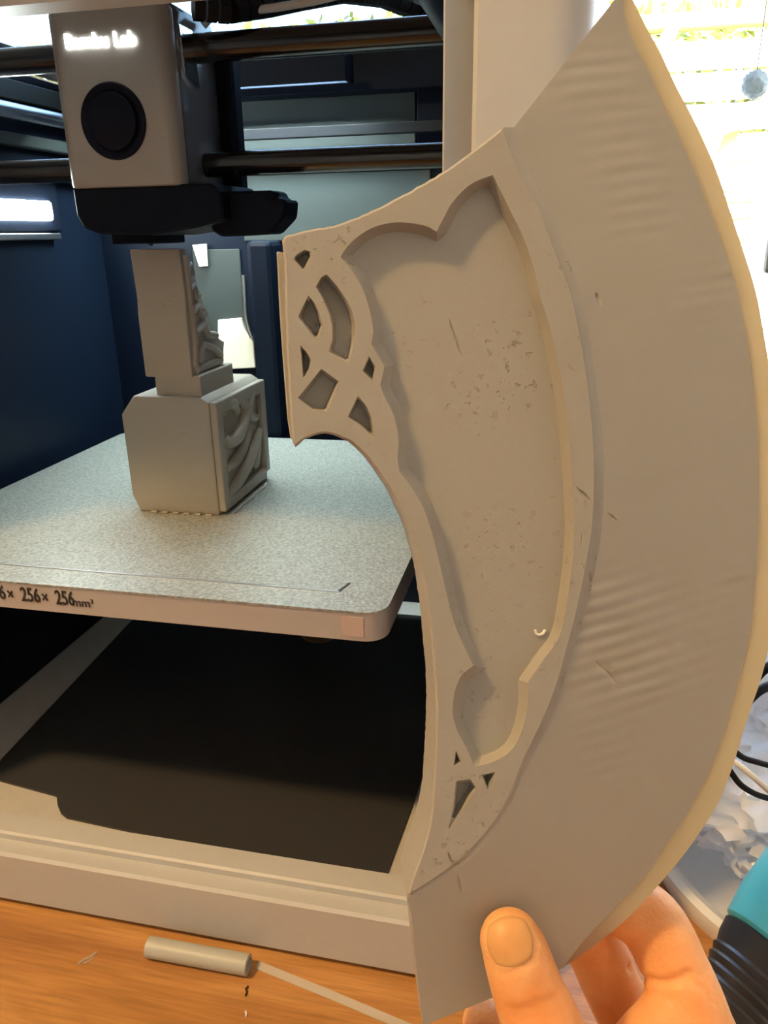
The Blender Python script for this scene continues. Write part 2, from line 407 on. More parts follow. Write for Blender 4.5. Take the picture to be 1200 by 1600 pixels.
MB().prism([(XL+.008, y, z) for y, z in [(0.0, ZT+.008), (0.0015, ZT+.0065), (0.008, ZT+.004), (0.009, ZT), (0.022, ZT), (0.022, .452), (0.012, .460), (0.0, .456)]], (XR-XL-.016, 0, 0)).build('top_beam', M['shell'], PR, smooth=30)
MB().box((XR-.004, 0.026, 0.004), (XR, 0.388, 0.46)).build('side_panel', M['shell'], PR)
MB().box((XL, 0.026, 0.004), (XL+.004, 0.388, 0.46)).build('side_panel', M['shell'], PR)
# chamber
IXR, IXL, IY = -0.0385, -0.372, 0.335
MB().box((IXR, 0.026, 0.0345), (IXR+.004, IY, 0.452)).build('chamber_wall', M['wall_in'], PR)
MB().box((IXL-.004, 0.026, 0.0345), (IXL, IY, 0.452)).build('chamber_wall', M['wall_in'], PR)
MB().box((IXL, IY, 0.0345), (IXR, IY+.004, 0.472)).build('rear_wall', M['wall_in'], PR)
# lid: frame with glass
lf = MB()
lf.box((XL+.004, 0.0, .460), (XR-.004, 0.03, .468), .002); lf.box((XL+.004, 0.372, .460), (XR-.004, 0.388, .464), .001)
lf.box((XL+.004, 0.03, .460), (XL+.03, 0.372, .468), .002); lf.box((XR-.03, 0.03, .460), (XR-.004, 0.372, .468), .002)
lf.build('lid_frame', M['dark'], PR)
MB().box((XL+.03, 0.03, .4605), (XR-.03, 0.14, .4655), .001).build('lid_light_block', M['shell'], PR)  # unseen opaque section, added to keep lamp light off the printed block
MB().box((XL+.03, 0.14, .4615), (XR-.03, 0.372, .4635)).build('lid_glass', M['lidglass'], PR)
# rear wall panels (pale metal showing between dark bars)
def wall_rect(name, x0, y0, x1, y1, mt, Y=IY, th=0.002, bev=0.0006):
    a = at(x0, y0, 1, Y-th); c = at(x1, y1, 1, Y-th)
    return MB().box((min(a.x, c.x), Y-th, min(a.z, c.z)), (max(a.x, c.x), Y-0.0002, max(a.z, c.z)), bev).build(name, mt, PR)
wall_rect('rear_panel', 371, 152, 649, 192, M['panel'])
wall_rect('rear_panel', 371, 215, 649, 226, M['panel'])
wall_rect('rear_panel', 371, 236, 672, 372, M['panel'])
wall_rect('rear_slot', 390, 90, 470, 120, M['dark'])
# vent slots on the dark upper bar
for k in range(9):
    wall_rect('vent_slot', 386+k*7.5, 102, 389+k*7.5, 120, M['rod'], th=0.003, bev=0)
for k in range(9):
    wall_rect('bolt', 505+k*19, 78-k*1.1, 510+k*19, 82-k*1.1, M['steel'], Y=IY-.004, th=0.002, bev=0.0005)
# chute behind the printed part
wall_rect('chute_panel', 300, 390, 388, 575, M['panel'])
q = [at(x, y, 1, IY-.006) for x, y in ((340, 500), (376, 497), (383, 516), (396, 533), (399, 575), (340, 578))]
MB().prism(q, (0, .004, 0), .0006).build('chute_lip', M['cream'], PR)
q = [at(x, y, 1, IY-.006) for x, y in ((300, 383), (321, 381), (323, 416), (311, 417))]
MB().prism(q, (0, .003, 0), .0004).build('wiper_pad', M['cream'], PR)
tp = [at(x, y, 1, IY-.008) for x, y in ((381, 430), (383, 470), (384, 495), (389, 515), (394, 528))]
MB().tube(tp, .0022, 8).build('feed_tube', M['steel'], PR, smooth=50)
# rear posts, lead screws
a = at(396, 560, 1, IY-.03); c = at(434, 560, 1, IY-.03)
MB().box((a.x, IY-.03, .0345), (c.x, IY-.002, at(400, 376, 1, IY-.03).z), .004).build('rear_post', M['wall_in'], PR)
for x in (-0.075,):
    MB().lathe((x, .30, .0345), (0, 0, 1), [(.004, 0), (.004, .36)], 14).build('lead_screw', M['steel'], PR, smooth=40)
# side rails with the light bar on the left wall
L0, L1 = at(0, 310, 0, IXL+.006), at(86, 345, 0, IXL+.006)
LY1, LZ0, LZ1 = L1.y, L1.z, L0.z
bar = MB().box((IXL+.0005, .135, LZ0), (IXL+.006, LY1, LZ1), .0022, 3).build('light_bar', M['led'], PR, smooth=30)
MB().box((-.300, .282, .4515), (-.150, .300, .4530), .0003).build('added_light_strip', M['led2'], PR)  # added light strip, hidden from view, there only to brighten the bed
HS = MB().box((-.305, .2795, .4390), (-.145, .2815, .4560), .0003)
HS.box((-.305, .3005, .4410), (-.145, .3025, .4560), .0003); HS.box((-.147, .2815, .4400), (-.145, .3005, .4560)); HS.box((-.305, .2815, .4400), (-.303, .3005, .4560)); HS.box((-.305, .2795, .4560), (-.145, .3025, .4575))
HS.build('added_strip_housing', M['dark'], PR)  # added lips that hide the extra strip from the camera
MB().box((IXL+.0002, .125, LZ0-.007), (IXL+.003, LY1+.012, LZ1+.012), .001).build('light_bar_housing', M['dark'], PR)
MB().box((IXL+.0002, .06, LZ0-.013), (IXL+.007, LY1+.004, LZ0-.0085), .001).build('side_rail', M['steel'], PR)
MB().box((IXL+.0002, .06, LZ1+.014), (IXL+.012, .325, LZ1+.0215), .001).build('side_rail', M['toolside'], PR)
MB().lathe((IXL+.016, .03, .424), (0, 1, 0), [(.005, 0), (.005, .29)], 16).build('guide_rod', M['steel'], PR, smooth=40)
MB().box((IXL+.0002, .03, .404), (IXL+.010, .325, .412), .001).build('side_rail', M['panel'], PR)
MB().box((IXL+.0002, .03, .434), (IXL+.004, .30, .446), .0006).build('side_plate', M['panel'], PR)
MB().lathe((IXR-.012, .03, .424), (0, 1, 0), [(.005, 0), (.005, .29)], 16).build('guide_rod', M['steel'], PR, smooth=40)

# gantry rods
TY = 0.085                     # front of the tool head
def rod(p, r, Y, name='gantry_rod', mt='rod'):
    c = at(*p, 1, Y)
    return MB().lathe((IXL+.006, Y, c.z), (1, 0, 0), [(r, 0), (r, IXR-IXL-.012)], 20).build(name, M[mt], PR, smooth=40)
rod((500, 62), .0063, TY+.03)
rod((520, 250), .0057, TY+.03)
wb = at(520, 204, 1, IY-.02)
MB().box((IXL+.01, IY-.02, wb.z-.0035), (IXR-.028, IY-.014, wb.z+.0035), .0005).build('drive_belt', M['rubber'], PR)
wb = at(430, 104, 1, TY+.05)
MB().box((-0.245, TY+.05, wb.z-.0030), (-.205, TY+.052, wb.z+.0030), .0005).build('drive_belt', M['rubber'], PR)
# rear top beam, dark
z1 = at(500, 60, 1, IY-.03).z
MB().box((-.262, IY-.02, at(500, 146, 1, IY-.02).z), (IXR, IY-.0025, at(500, 62, 1, IY-.02).z), .001).build('rear_beam', M['dark'], PR)
MB().box((at(651, 200, 1, IY-.012).x, IY-.012, at(651, 226, 1, IY-.012).z), (IXR, IY-.0025, at(651, 150, 1, IY-.012).z+.004), .001).build('rear_bracket', M['dark'], PR)
# cable chain and hoses under the lid
chain = [at(x, y, 1, Y) for x, y, Y in ((300, 10, .10), (360, 16, .11), (420, 8, .13), (480, -4, .15), (540, -14, .17), (600, -6, .20), (650, 14, .22), (684, 36, .24))]
for a, c in zip(chain[:-1], chain[1:]):
    n = 3
    for k in range(n):
        p = a.lerp(c, (k+.08)/n); q = a.lerp(c, (k+.92)/n)
        MB().tube([p, q], .0058, 6).build('chain_link', M['rubber'], PR)
hose = [at(x, y, 1, .12) for x, y in ((318, 40), (335, 22), (380, 18), (430, 12), (490, 2), (540, -10))]
MB().tube(hose, .0018, 8).build('feed_tube', M['whiteplastic'], PR, smooth=50)

# bed
BZ = 0.1904
BF, BB, BR_, BL = 0.018, 0.300, -0.0660, -0.352
bed = MB()
def rrect(x0, x1, y0, y1, r, z, n=7):
    pts = []
    for cx, cy, a0 in ((x1-r, y0+r, -PI/2), (x1-r, y1-r, 0), (x0+r, y1-r, PI/2), (x0+r, y0+r, PI)):
        for k in range(n): a = a0+PI/2*k/(n-1); pts.append((cx+r*math.cos(a), cy+r*math.sin(a), z))
    return pts
BED = bed.prism(rrect(BL, BR_, BF, BB, .010, BZ-.0145), (0, 0, .0135)).build('bed', M['bedside'], PR, smooth=30)
MB().prism(rrect(BL-.0004, BR_+.0004, BF-.0004, BB, .010, BZ-.001), (0, 0, .001)).build('build_plate', M['plate'], BED, smooth=30)
g0, g1, g2 = at(0, 880, 2, BZ), at(530, 925, 2, BZ), at(545, 912, 2, BZ)
MB().box((-.335, g1.y-.0006, BZ-.0002), (g1.x, g1.y+.0006, BZ+.0004), .0002).build('plate_line', M['steel'], BED)
MB().prism([(g1.x, g1.y-.0005, BZ-.0001), (g2.x+.0008, g2.y, BZ-.0001), (g2.x-.0003, g2.y+.0006, BZ-.0001), (g1.x-.001, g1.y+.0006, BZ-.0001)], (0, 0, .0004)).build('plate_line', M['ink'], BED)
MB().box((BL+.02, .06, BZ-.030), (BR_-.02, .28, BZ-.0145), .002).build('bed_carrier', M['dark'], PR)
p = at(497, 996, 1, BF+.02)
MB().lathe((p.x, BF+.022, BZ-.026), (0, 0, 1), [(.008, 0), (.010, .003), (.010, .008), (.004, .010), (.004, .012)], 24).build('levelling_knob', M['rubber'], PR, smooth=35)
for sx in (BR_+.004,):
    MB().box((sx, .10, BZ-.028), (IXR-.001, .19, BZ-.010), .002).build('bed_arm', M['dark'], PR)
def text_mesh(name, body, size, origin, xdir, ydir, mt, parent, depth=0.0003, xscale=1.0, align='LEFT', bold=0.0):
    cu = bpy.data.curves.new(name, 'FONT'); cu.body = body; cu.size = size; cu.extrude = depth/2; cu.align_x = align; cu.offset = bold
    o = bpy.data.objects.new(name+'_curve', cu); COL.objects.link(o)
    bpy.context.view_layer.update()
    me = bpy.data.meshes.new_from_object(o.evaluated_get(bpy.context.evaluated_depsgraph_get()))
    bpy.data.objects.remove(o)
    X = Vector(xdir).normalized(); Y = Vector(ydir).normalized(); Z = X.cross(Y)
    mm = Matrix.Identity(4)
    for i in range(3): mm[i][0] = X[i]*xscale; mm[i][1] = Y[i]; mm[i][2] = Z[i]; mm[i][3] = origin[i]
    me.transform(mm); me.materials.clear()
    return link_mesh(name, me, mt, parent)
e1 = at(143, 936, 1, BF)
for txt, pxr, pw in (('256', 116, 36), ('\u00d7', 76, 10), ('256', 63, 36), ('\u00d7', 23, 10), ('256', 10, 36)):
    q1 = at(pxr, 932, 1, BF); q0 = at(pxr-pw, 930, 1, BF)
    text_mesh('lettering', txt, 0.0105 if txt == '256' else .0085, (q1.x, BF-.0003, BZ-.0098), (1, 0, 0), (0, 0, 1), M['ink'], BED, align='RIGHT', xscale=(q1.x-q0.x)/(.0105*1.80) if txt == '256' else .8, bold=.0001)
text_mesh('lettering', 'mm\u00b3', 0.0062, (e1.x-.0105, BF-.0003, BZ-.0100), (1, 0, 0), (0, 0, 1), M['ink'], BED)
s0 = at(551, 979, 1, BF)
MB().box((s0.x-.0050, BF-.0004, s0.z-.0048), (s0.x+.0050, BF, s0.z+.0048), .0001).build('sticker', M['sticker'], BED)

# tool head
TH_bl, TH_br, TH_tl = at(106, 295, 1, TY), at(284, 289, 1, TY), at(76, 40, 1, TY)
tx0, tx1, tz0 = TH_bl.x, TH_br.x, TH_br.z
tz1 = at(170, 8, 1, TY).z
TH = MB()
r = .006; pts = []
for cx, a0 in ((tx0+r, PI), (tx1-r, 1.5*PI)):
    for k in range(6): a = a0+PI/2*k/5; pts.append((cx+r*math.cos(a), TY+r+r*math.sin(a)))
pts += [(tx1, TY+.008), (tx0, TY+.008)]
TH = MB().prism([(x, y, tz0) for x, y in pts], (0, 0, tz1-tz0), .0015, 2).build('toolhead', M['cover'], PR, smooth=35)
MB().box((tx0+.001, TY+.008, tz0), (tx1-.0002, TY+.052, tz1+.002), .003, 3).build('side_shell', M['toolside'], TH, smooth=35)
MB().prism([(tx1-.0004, TY+.011, tz1-.006), (tx1-.0004, TY+.025, tz1-.006), (tx1-.0004, TY+.028, tz1-.030), (tx1-.0004, TY+.014, tz1-.026)], (.0012, 0, 0), .0003).build('side_plate', M['mirror'], TH)  # added mirror patch, stands in for the window's reflection on the glossy side
MB().box((tx0+.004, TY+.050, tz0-.006), (tx1+.008, TY+.064, tz1-.004), .003).build('carriage', M['dark'], TH)
fc = at(178, 190, 1, TY); fr_ = (at(228, 190, 1, TY).x-at(128, 190, 1, TY).x)/2
MB().lathe((fc.x, TY+.001, fc.z), (0, -1, 0), [(fr_, 0), (fr_, .0020), (fr_*.97, .0024), (fr_*.80, .0018), (fr_*.76, .0012), (fr_*.74, .0030), (fr_*.70, .0034), (fr_*.02, .0036)], 48).build('fan_cover', M['fan'], TH, smooth=40)
l0, l1 = at(103, 79, 1, TY), at(219, 73, 1, TY)
text_mesh('lettering', 'Bambu Lab', 0.0078, (l0.x, TY-.0004, l0.z+.0008), (l1-l0), (0, 0, 1), M['logo'], TH, depth=.0008, xscale=(l1-l0).length/.0361*1.0, bold=0.00015)
zb0 = at(230, 368, 1, TY+.005).z
MB().prism([(x, TY+.002, z) for x, z in ((tx0+.001, tz0+.0005), (tx1+.014, tz0+.0005), (tx1+.018, tz0-.004), (tx1+.018, zb0+.006), (tx1+.004, zb0+.003), (tx0+.040, zb0), (tx0+.012, zb0+.001), (tx0+.004, zb0+.004), (tx0+.001, zb0+.010))], (0, .05, 0), .001).build('lower_shroud', M['dark'], TH)
ar = [at(x, y, 1, TY+.012) for x, y in ((330, 300), (425, 297), (432, 310), (446, 312), (444, 340), (420, 366), (345, 370), (330, 360))]
MB().prism(ar, (0, .02, 0), .001).build('cutter_arm', M['dark'], TH)
NY = 0.137
nz = at(236, 384, 1, NY)
MB().lathe((nz.x, NY, nz.z), (0, 0, 1), [(.0008, 0), (.0035, .004), (.0035, .007), (.006, .007), (.006, .014)], 20).build('nozzle', M['rubber'], TH, smooth=35)
MB().box((nz.x-.012, NY-.02, zb0-.004), (nz.x+.016, NY+.01, zb0+.004), .001).build('heater_block', M['dark'], TH)

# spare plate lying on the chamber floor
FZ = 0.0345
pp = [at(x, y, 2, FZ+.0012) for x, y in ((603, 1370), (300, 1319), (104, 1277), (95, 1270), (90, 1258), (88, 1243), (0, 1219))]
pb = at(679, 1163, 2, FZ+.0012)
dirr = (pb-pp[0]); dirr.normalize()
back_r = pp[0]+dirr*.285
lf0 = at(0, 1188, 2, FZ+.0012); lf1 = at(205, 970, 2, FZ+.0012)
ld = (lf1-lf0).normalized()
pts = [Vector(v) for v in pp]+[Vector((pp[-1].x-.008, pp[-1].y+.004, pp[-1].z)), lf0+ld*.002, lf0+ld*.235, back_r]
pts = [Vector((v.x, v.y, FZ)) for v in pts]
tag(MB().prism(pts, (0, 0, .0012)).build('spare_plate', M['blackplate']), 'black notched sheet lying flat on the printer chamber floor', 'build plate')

# ------------------------------------------------------------------ printed block on the bed
def poly_prism(name, pts, vec, mt, parent, bev=.001):
    return MB().prism(pts, vec, bev).build(name, mt, parent)
bx0, bx1, by0, by1 = -.2425, -.1865, .1205, .198
btop = at(330, 622, 1, by0).z
BK = empty('printed_axe_hub', ((bx0+bx1)/2, (by0+by1)/2, BZ))
tag(BK, 'grey printed block with carved side and tapering top on the printer bed', 'printed part')
ch = .010
pts = [(bx0+.004, by0, BZ), (bx1-.001, by0, BZ), (bx1-.001, by0, btop-.003), (bx1-.006, by0, btop), (bx0+ch*.9, by0, btop), (bx0, by0, btop-ch*1.1), (bx0, by0, BZ+.010)]
MB().prism(pts, (0, by1-by0, 0), .0012, 2).build('lower_block', M['pla'], BK, smooth=40)
# frame of the carved panel on the right side
def side_box(y0, y1, z0, z1, t=.003, name='panel_frame', bev=.0009):
    return MB().box((bx1-.0015, y0, z0), (bx1+t, y1, z1), bev).build(name, M['pla'], BK)
side_box(by0+.0012, by0+.009, BZ+.002, btop-.003); side_box(by1-.008, by1-.001, BZ+.006, btop-.003)
side_box(by0+.0085, by1-.0075, BZ+.002, BZ+.009); side_box(by0+.0085, by1-.0075, btop-.011, btop-.003)
def swirl(yz, r):
    pth = []
    P = [Vector((bx1+.0005, by0+y, BZ+z)) for y, z in yz]
    for i in range(len(P)-1):
        p0, p1, p2, p3 = P[max(i-1, 0)], P[i], P[i+1], P[min(i+2, len(P)-1)]
        for k in range(6):
            t = k/6; pth.append(0.5*((2*p1)+(p2-p0)*t+(2*p0-5*p1+4*p2-p3)*t*t+(3*p1-p0-3*p2+p3)*t**3))
    pth.append(P[-1])
    MB().tube(pth, [r*(0.5+0.5*math.sin(PI*min(1, max(.15, i/(len(pth)-1)*.9+.05)))) for i in range(len(pth))], 8).build('swirl', M['pla'], BK, smooth=60)
swirl([(.010, .046), (.018, .040), (.030, .040), (.042, .046), (.052, .056), (.060, .064)], .0045)
swirl([(.014, .058), (.022, .062), (.030, .060), (.034, .054)], .0036)
swirl([(.040, .064), (.046, .056), (.054, .048), (.064, .044)], .0036)
swirl([(.010, .026), (.022, .026), (.036, .030), (.046, .038), (.050, .046)], .0036)
swirl([(.008, .010), (.024, .012), (.040, .018), (.054, .026), (.066, .034)], .0042)
swirl([(.050, .014), (.058, .020), (.062, .030), (.068, .036)], .0034)
# neck and upper part
ux0, ux1 = at(228, 585, 1, by0+.004).x, at(302, 588, 1, by0+.004).x
uz0, uz1 = at(300, 590, 1, by0+.004).z, at(250, 389, 1, by0+.004).z
MB().box((ux0+.005, by0+.004, btop-.001), (ux1+.004, by0+.050, uz0+.001), .0008).build('neck', M['pla'], BK)
yb = by0+.003
hh = uz1-uz0
back = [(.043, 0), (.045, .14), (.047, .20), (.040, .24), (.030, .40), (.021, .60), (.015, .80), (.012, 1.0)]
pts = [(ux0, yb, uz0)]+[(ux0, yb+y, uz0+t*hh) for y, t in back]+[(ux0, yb, uz1), (ux0, yb+.0012, uz0+.62*hh), (ux0, yb, uz0+.5*hh)]
MB().prism(pts, (ux1-ux0, 0, 0), .0008, 2).build('upper_block', M['pla'], BK, smooth=40)
def up_swirl(yz, r):
    MB().tube([Vector((ux1+.0003, yb+y, uz0+z*hh)) for y, z in yz], r, 8).build('swirl', M['pla'], BK, smooth=60)
up_swirl([(.004, .05), (.020, .06), (.038, .06)], .0022); up_swirl([(.004, .08), (.006, .30), (.006, .55), (.005, .95)], .0020)
up_swirl([(.008, .10), (.016, .24), (.030, .18), (.038, .10)], .0024); up_swirl([(.008, .34), (.018, .40), (.024, .30), (.034, .28)], .0024)
up_swirl([(.007, .50), (.014, .56), (.018, .46), (.022, .50)], .0020); up_swirl([(.007, .68), (.012, .72), (.013, .62), (.017, .64)], .0018); up_swirl([(.007, .84), (.010, .88), (.012, .80)], .0016)
# purge skirt of tiny crumbs round the foot
for k in range(6):
    x = bx0+.012+k*.007
    MB().box((x, by0-.0022, BZ), (x+.004, by0-.0004, BZ+.0012), .0004).build('crumb', M['pla'], BK)
tag(MB().tube([Vector((bx1+.006+.001*math.sin(k*2.1), by0+.004+k*.007, BZ+.0007)) for k in range(9)], [.0005+.0004*(k % 3) for k in range(9)], 6).build('filament_scrap', M['pla']),
    'lumpy strand of grey waste filament beside the printed block on the bed', 'filament scrap')

# ------------------------------------------------------------------ the printed axe blade in the hand
def catmull(P, step=6.0):
    P = [np.array(p, float) for p in P]; out = []
    for i in range(len(P)-1):
        p0 = P[i-1] if i > 0 else 2*P[0]-P[1]
        p1, p2 = P[i], P[i+1]
        p3 = P[i+2] if i+2 < len(P) else 2*P[-1]-P[-2]
        n = max(1, int(np.linalg.norm(p2-p1)/step))
        for k in range(n):
            t = k/n
            out.append(0.5*((2*p1)+(p2-p0)*t+(2*p0-5*p1+4*p2-p3)*t*t+(3*p1-p0-3*p2+p3)*t**3))
    out.append(P[-1]); return np.array(out)
def closed(segs, step=5.0):
    out = []
    for s in segs: out += list(catmull(s, step))[:-1]
    return np.array(out)
def dense(poly, step=3.0):
    out = []; n = len(poly)
    for i in range(n):
        a, c = poly[i], poly[(i+1) % n]; k = max(1, int(np.linalg.norm(c-a)/step))
        for j in range(k): out.append(a+(c-a)*j/k)
    return np.array(out)
def seg_dist(pts, poly, close=True):
    a = poly; c = np.roll(poly, -1, 0)
    if not close: a, c = poly[:-1], poly[1:]
    d = np.full(len(pts), 1e9)
    for p, q in zip(a, c):
        v = q-p; L = v@v
        t = np.clip(((pts-p)@v)/max(L, 1e-12), 0, 1)
        d = np.minimum(d, np.hypot(*(pts-(p+t[:, None]*v)).T))
    return d
def inside(pts, poly):
    x, y = pts[:, 0], pts[:, 1]; r = np.zeros(len(pts), bool)
    for (x0, y0), (x1, y1) in zip(poly, np.roll(poly, -1, 0)):
        if y0 == y1: continue
        c = ((y0 > y) != (y1 > y)) & (x < (x1-x0)*(y-y0)/(y1-y0)+x0); r ^= c
    return r
def area(poly): return 0.5*np.sum(poly[:, 0]*np.roll(poly[:, 1], -1)-np.roll(poly[:, 0], -1)*poly[:, 1])
def inset(poly, w, step=3.0):
    d = dense(poly, step); t = np.roll(d, -1, 0)-np.roll(d, 1, 0); t /= np.maximum(np.hypot(*t.T), 1e-9)[:, None]
    nrm = np.stack([-t[:, 1], t[:, 0]], 1)*(1 if area(poly) > 0 else -1)
    q = d+nrm*w
    ok = inside(q, poly) & (seg_dist(q, poly) > w*0.93)
    q = q[ok]
    # drop points that bunch up
    out = [q[0]]
    for p in q[1:]:
        if np.linalg.norm(p-out[-1]) > step*0.5: out.append(p)
    return np.array(out)
def shrink(poly, s):
    c = poly.mean(0); return c+(poly-c)*s

# frame of the blade: its top leans a little to the camera, its left edge too
tx_, ty_ = math.radians(6), math.radians(5)
AR, AU, AB = MC[:, 0], MC[:, 1], MC[:, 2]
AU2 = AU*math.cos(tx_)+AB*math.sin(tx_); AB2 = AB*math.cos(tx_)-AU*math.sin(tx_)
AR2 = AR*math.cos(ty_)-AB2*math.sin(ty_); AN = AB2*math.cos(ty_)+AR*math.sin(ty_)
AO = CAM+ray(820, 800)*0.190
AROT = Matrix([[AR2[i], AU2[i], AN[i]] for i in range(3)])
def ax(px, py, z):
    d = ray(px, py); t = (z-(CAM-AO)@AN)/(d@AN); return Vector(CAM+t*d)
AXE = empty('axe_blade', AO, AROT)
tag(AXE, 'large grey 3D printed crescent axe blade held up in the hand', 'axe blade')
ZB = 0.0090
T_ = (977, -22); J_ = (636, 1403); B_ = (879, 1513)
sil = catmull([T_, (989, 0), (1009, 41), (1031, 81), (1056, 134), (1087, 194), (1119, 266), (1141, 331), (1166, 406), (1181, 456), (1191, 507), (1203, 580), (1211, 660), (1215, 740), (1216, 800), (1214, 880), (1208, 950), (1200, 1015), (1188, 1064), (1170, 1116), (1154, 1168), (1143, 1203), (1124, 1250), (1098, 1294), (1071, 1332), (1041, 1369), (1000, 1415), (968, 1446), (925, 1480), B_], 8)
bev = catmull([T_, (975, 18), (989, 62), (1014, 113), (1040, 170), (1062, 215), (1087, 272), (1106, 321), (1131, 386), (1150, 446), (1163, 505), (1174, 570), (1181, 640), (1185, 715), (1186, 790), (1183, 870), (1178, 940), (1169, 1005), (1160, 1042), (1146, 1094), (1130, 1148), (1112, 1197), (1087, 1247), (1060, 1292), (1033, 1333), (1004, 1373), (965, 1415), (920, 1460), B_], 8)
crest = catmull([(786, 199), (810, 260), (843, 323), (865, 381), (890, 444), (903, 495), (914, 555), (924, 625), (930, 690), (931, 755), (928, 820), (918, 885), (905, 948), (889, 1010), (873, 1067), (852, 1122), (821, 1187), (789, 1262), (750, 1314), (708, 1354), J_], 8)
foot = catmull([(803, 199), (825, 260), (857, 332), (880, 385), (907, 452), (920, 521), (930, 590), (939, 657), (944, 722), (942, 804), (934, 869), (921, 930), (901, 1000), (882, 1062), (858, 1127), (827, 1194), (795, 1268), (756, 1320), (714, 1359), J_], 8)
left = catmull([J_, (646, 1368), (662, 1322), (673, 1274), (678, 1209), (681, 1144), (681, 1095), (676, 1030), (670, 965), (661, 905), (650, 862), (640, 828), (626, 799), (613, 771), (596, 745), (579, 721), (561, 702), (544, 689), (522, 680), (501, 678), (479, 685), (461, 699)], 7)
left = np.vstack([left, catmull([(461, 699), (457, 690), (451, 600), (446, 495), (445, 425), (441, 376)], 8)[1:], catmull([(441, 376), (446, 369), (490, 358), (528, 351), (560, 339), (595, 323), (630, 305), (672, 281), (700, 264), (745, 231), (786, 199)], 7)[1:]])
rng = np.random.RandomState(3)
left[20:-14] += rng.normal(0, 0.35, (len(left)-34, 2))
body_poly = np.vstack([crest[:-1], left[:-1]])
wend = catmull([B_, (820, 1538), (750, 1567), (661, 1603)], 14)
wleft = catmull([(661, 1603), (655, 1550), (649, 1493), (643, 1430), J_], 14)
wtop = np.array([np.array((803, 199))+(np.array(T_)-np.array((803, 199)))*k/14 for k in range(15)])
wing_poly = np.vstack([bev[:-1], wend[:-1], wleft[:-1], foot[::-1][:-1], wtop[:-1]])
edge_poly = np.vstack([sil[:-1], bev[::-1][:-1]])
wall_poly = np.vstack([crest[:-1], foot[::-1]])
recess = closed([[(770, 273), (735, 288), (707, 316), (693, 341), (682, 362)],
    [(682, 362), (665, 353), (637, 348), (612, 348), (584, 355), (560, 369), (542, 386), (532, 402)],
    [(532, 402), (550, 423), (566, 450), (575, 475), (581, 502), (583, 520), (580, 538)], [(580, 538), (601, 573)], [(601, 573), (594, 602)],
    [(594, 602), (602, 622), (613, 643), (620, 667), (623, 693), (621, 715), (624, 737)],
    [(624, 737), (643, 762), (663, 797), (678, 845), (689, 890), (700, 938), (713, 982), (727, 1014), (740, 1040)],
    [(740, 1040), (723, 1053), (712, 1075), (707, 1111), (714, 1140), (727, 1166), (742, 1198)],
    [(742, 1198), (769, 1191), (795, 1176), (811, 1153), (821, 1121), (825, 1090), (824, 1067)],
    [(824, 1067), (849, 1031), (875, 992), (888, 927), (895, 869), (897, 820), (895, 771), (892, 722), (888, 674), (880, 609), (870, 560), (859, 510), (846, 469), (835, 422), (818, 372), (796, 326), (770, 273)]], 6)
A4 = lambda L: [(420+x/4.444, 340+y/4.444) for x, y in L]
A7 = lambda L: [(600+x/3.077, 900+y/3.077) for x, y in L]
pits_src = [A4([(170, 285), (200, 250), (250, 222), (295, 240), (298, 262), (240, 370)]),
    A4([(325, 480), (365, 415), (400, 392), (470, 470), (540, 570), (580, 650), (600, 740), (600, 820), (580, 920), (555, 1015), (415, 930), (440, 850), (440, 750), (420, 670), (380, 570)]),
    A4([(203, 688), (275, 540), (320, 595), (350, 660), (362, 715), (378, 745), (335, 860)]),
    A4([(218, 885), (260, 930), (297, 990), (285, 1050), (238, 1130)]),
    A4([(200, 1255), (365, 1048), (490, 1140), (403, 1347), (305, 1340)]),
    A4([(650, 1065), (697, 962), (742, 1040), (722, 1135)]),
    A4([(548, 1385), (618, 1235), (680, 1310), (715, 1390), (740, 1550), (640, 1450)]),
    A7([(345, 840), (372, 895), (335, 912)]), A7([(470, 955), (535, 942), (500, 1030)]),
    A7([(345, 985), (415, 975), (445, 1022), (390, 1110), (305, 1225), (330, 1130)])]

VX, VZ, EDG = [], [], []
def addv(p, z): VX.append((float(p[0]), float(p[1]))); VZ.append(float(z)); return len(VX)-1
def add_line(P, Z, close=False, ids=None):
    idx = ids if ids else [addv(p, z) for p, z in zip(P, Z)]
    for i in range(len(idx)-1): EDG.append((idx[i], idx[i+1]))
    if close: EDG.append((idx[-1], idx[0]))
    return idx
def zfoot(p):
    y = p[1]; return 0.0076 if y < 1000 else 0.0076+(0.0085-0.0076)*min(1, (y-1000)/330)
ZBEV, ZEDGE = 0.0008, 0.0002
def zwing(pts):
    pts = np.atleast_2d(pts)
    df = seg_dist(pts, foot, False); db = seg_dist(pts, bev, False)
    t = df/np.maximum(df+db, 1e-6)
    zf = np.array([zfoot(p) for p in pts])
    return zf*(1-t)+ZBEV*t
kT = addv(T_, 0.0008); kB = addv(B_, 0.0010); kJ = addv(J_, 0.0084)
def chain(P, Z, first=None, last=None):
    idx = []
    for i, (p, z) in enumerate(zip(P, Z)):
        if i == 0 and first is not None: idx.append(first)
        elif i == len(P)-1 and last is not None: idx.append(last)
        else: idx.append(addv(p, z))
    return add_line(None, None, False, idx)
chain(sil, [ZEDGE]*len(sil), kT, kB)
chain(bev, [ZBEV]*len(bev), kT, kB)
kc = chain(crest, [ZB-.0005]*len(crest), None, kJ)
kf = chain(foot, [zfoot(p) for p in foot], None, kJ)
chain(left, [ZB-.0007]*len(left), kJ, kc[0])
EDG.append((kc[0], kf[0]))
zz = zwing(wend); k1 = chain(wend, zz, kB, None)
chain(wleft, zwing(wleft), k1[-1], kJ)
chain(wtop, zwing(wtop), kf[0], kT)
rim = inset(body_poly, 3.2, 4); add_line(rim, [ZB]*len(rim), True)
RD = 0.0038
rd = dense(recess, 4); add_line(rd, [ZB]*len(rd), True)
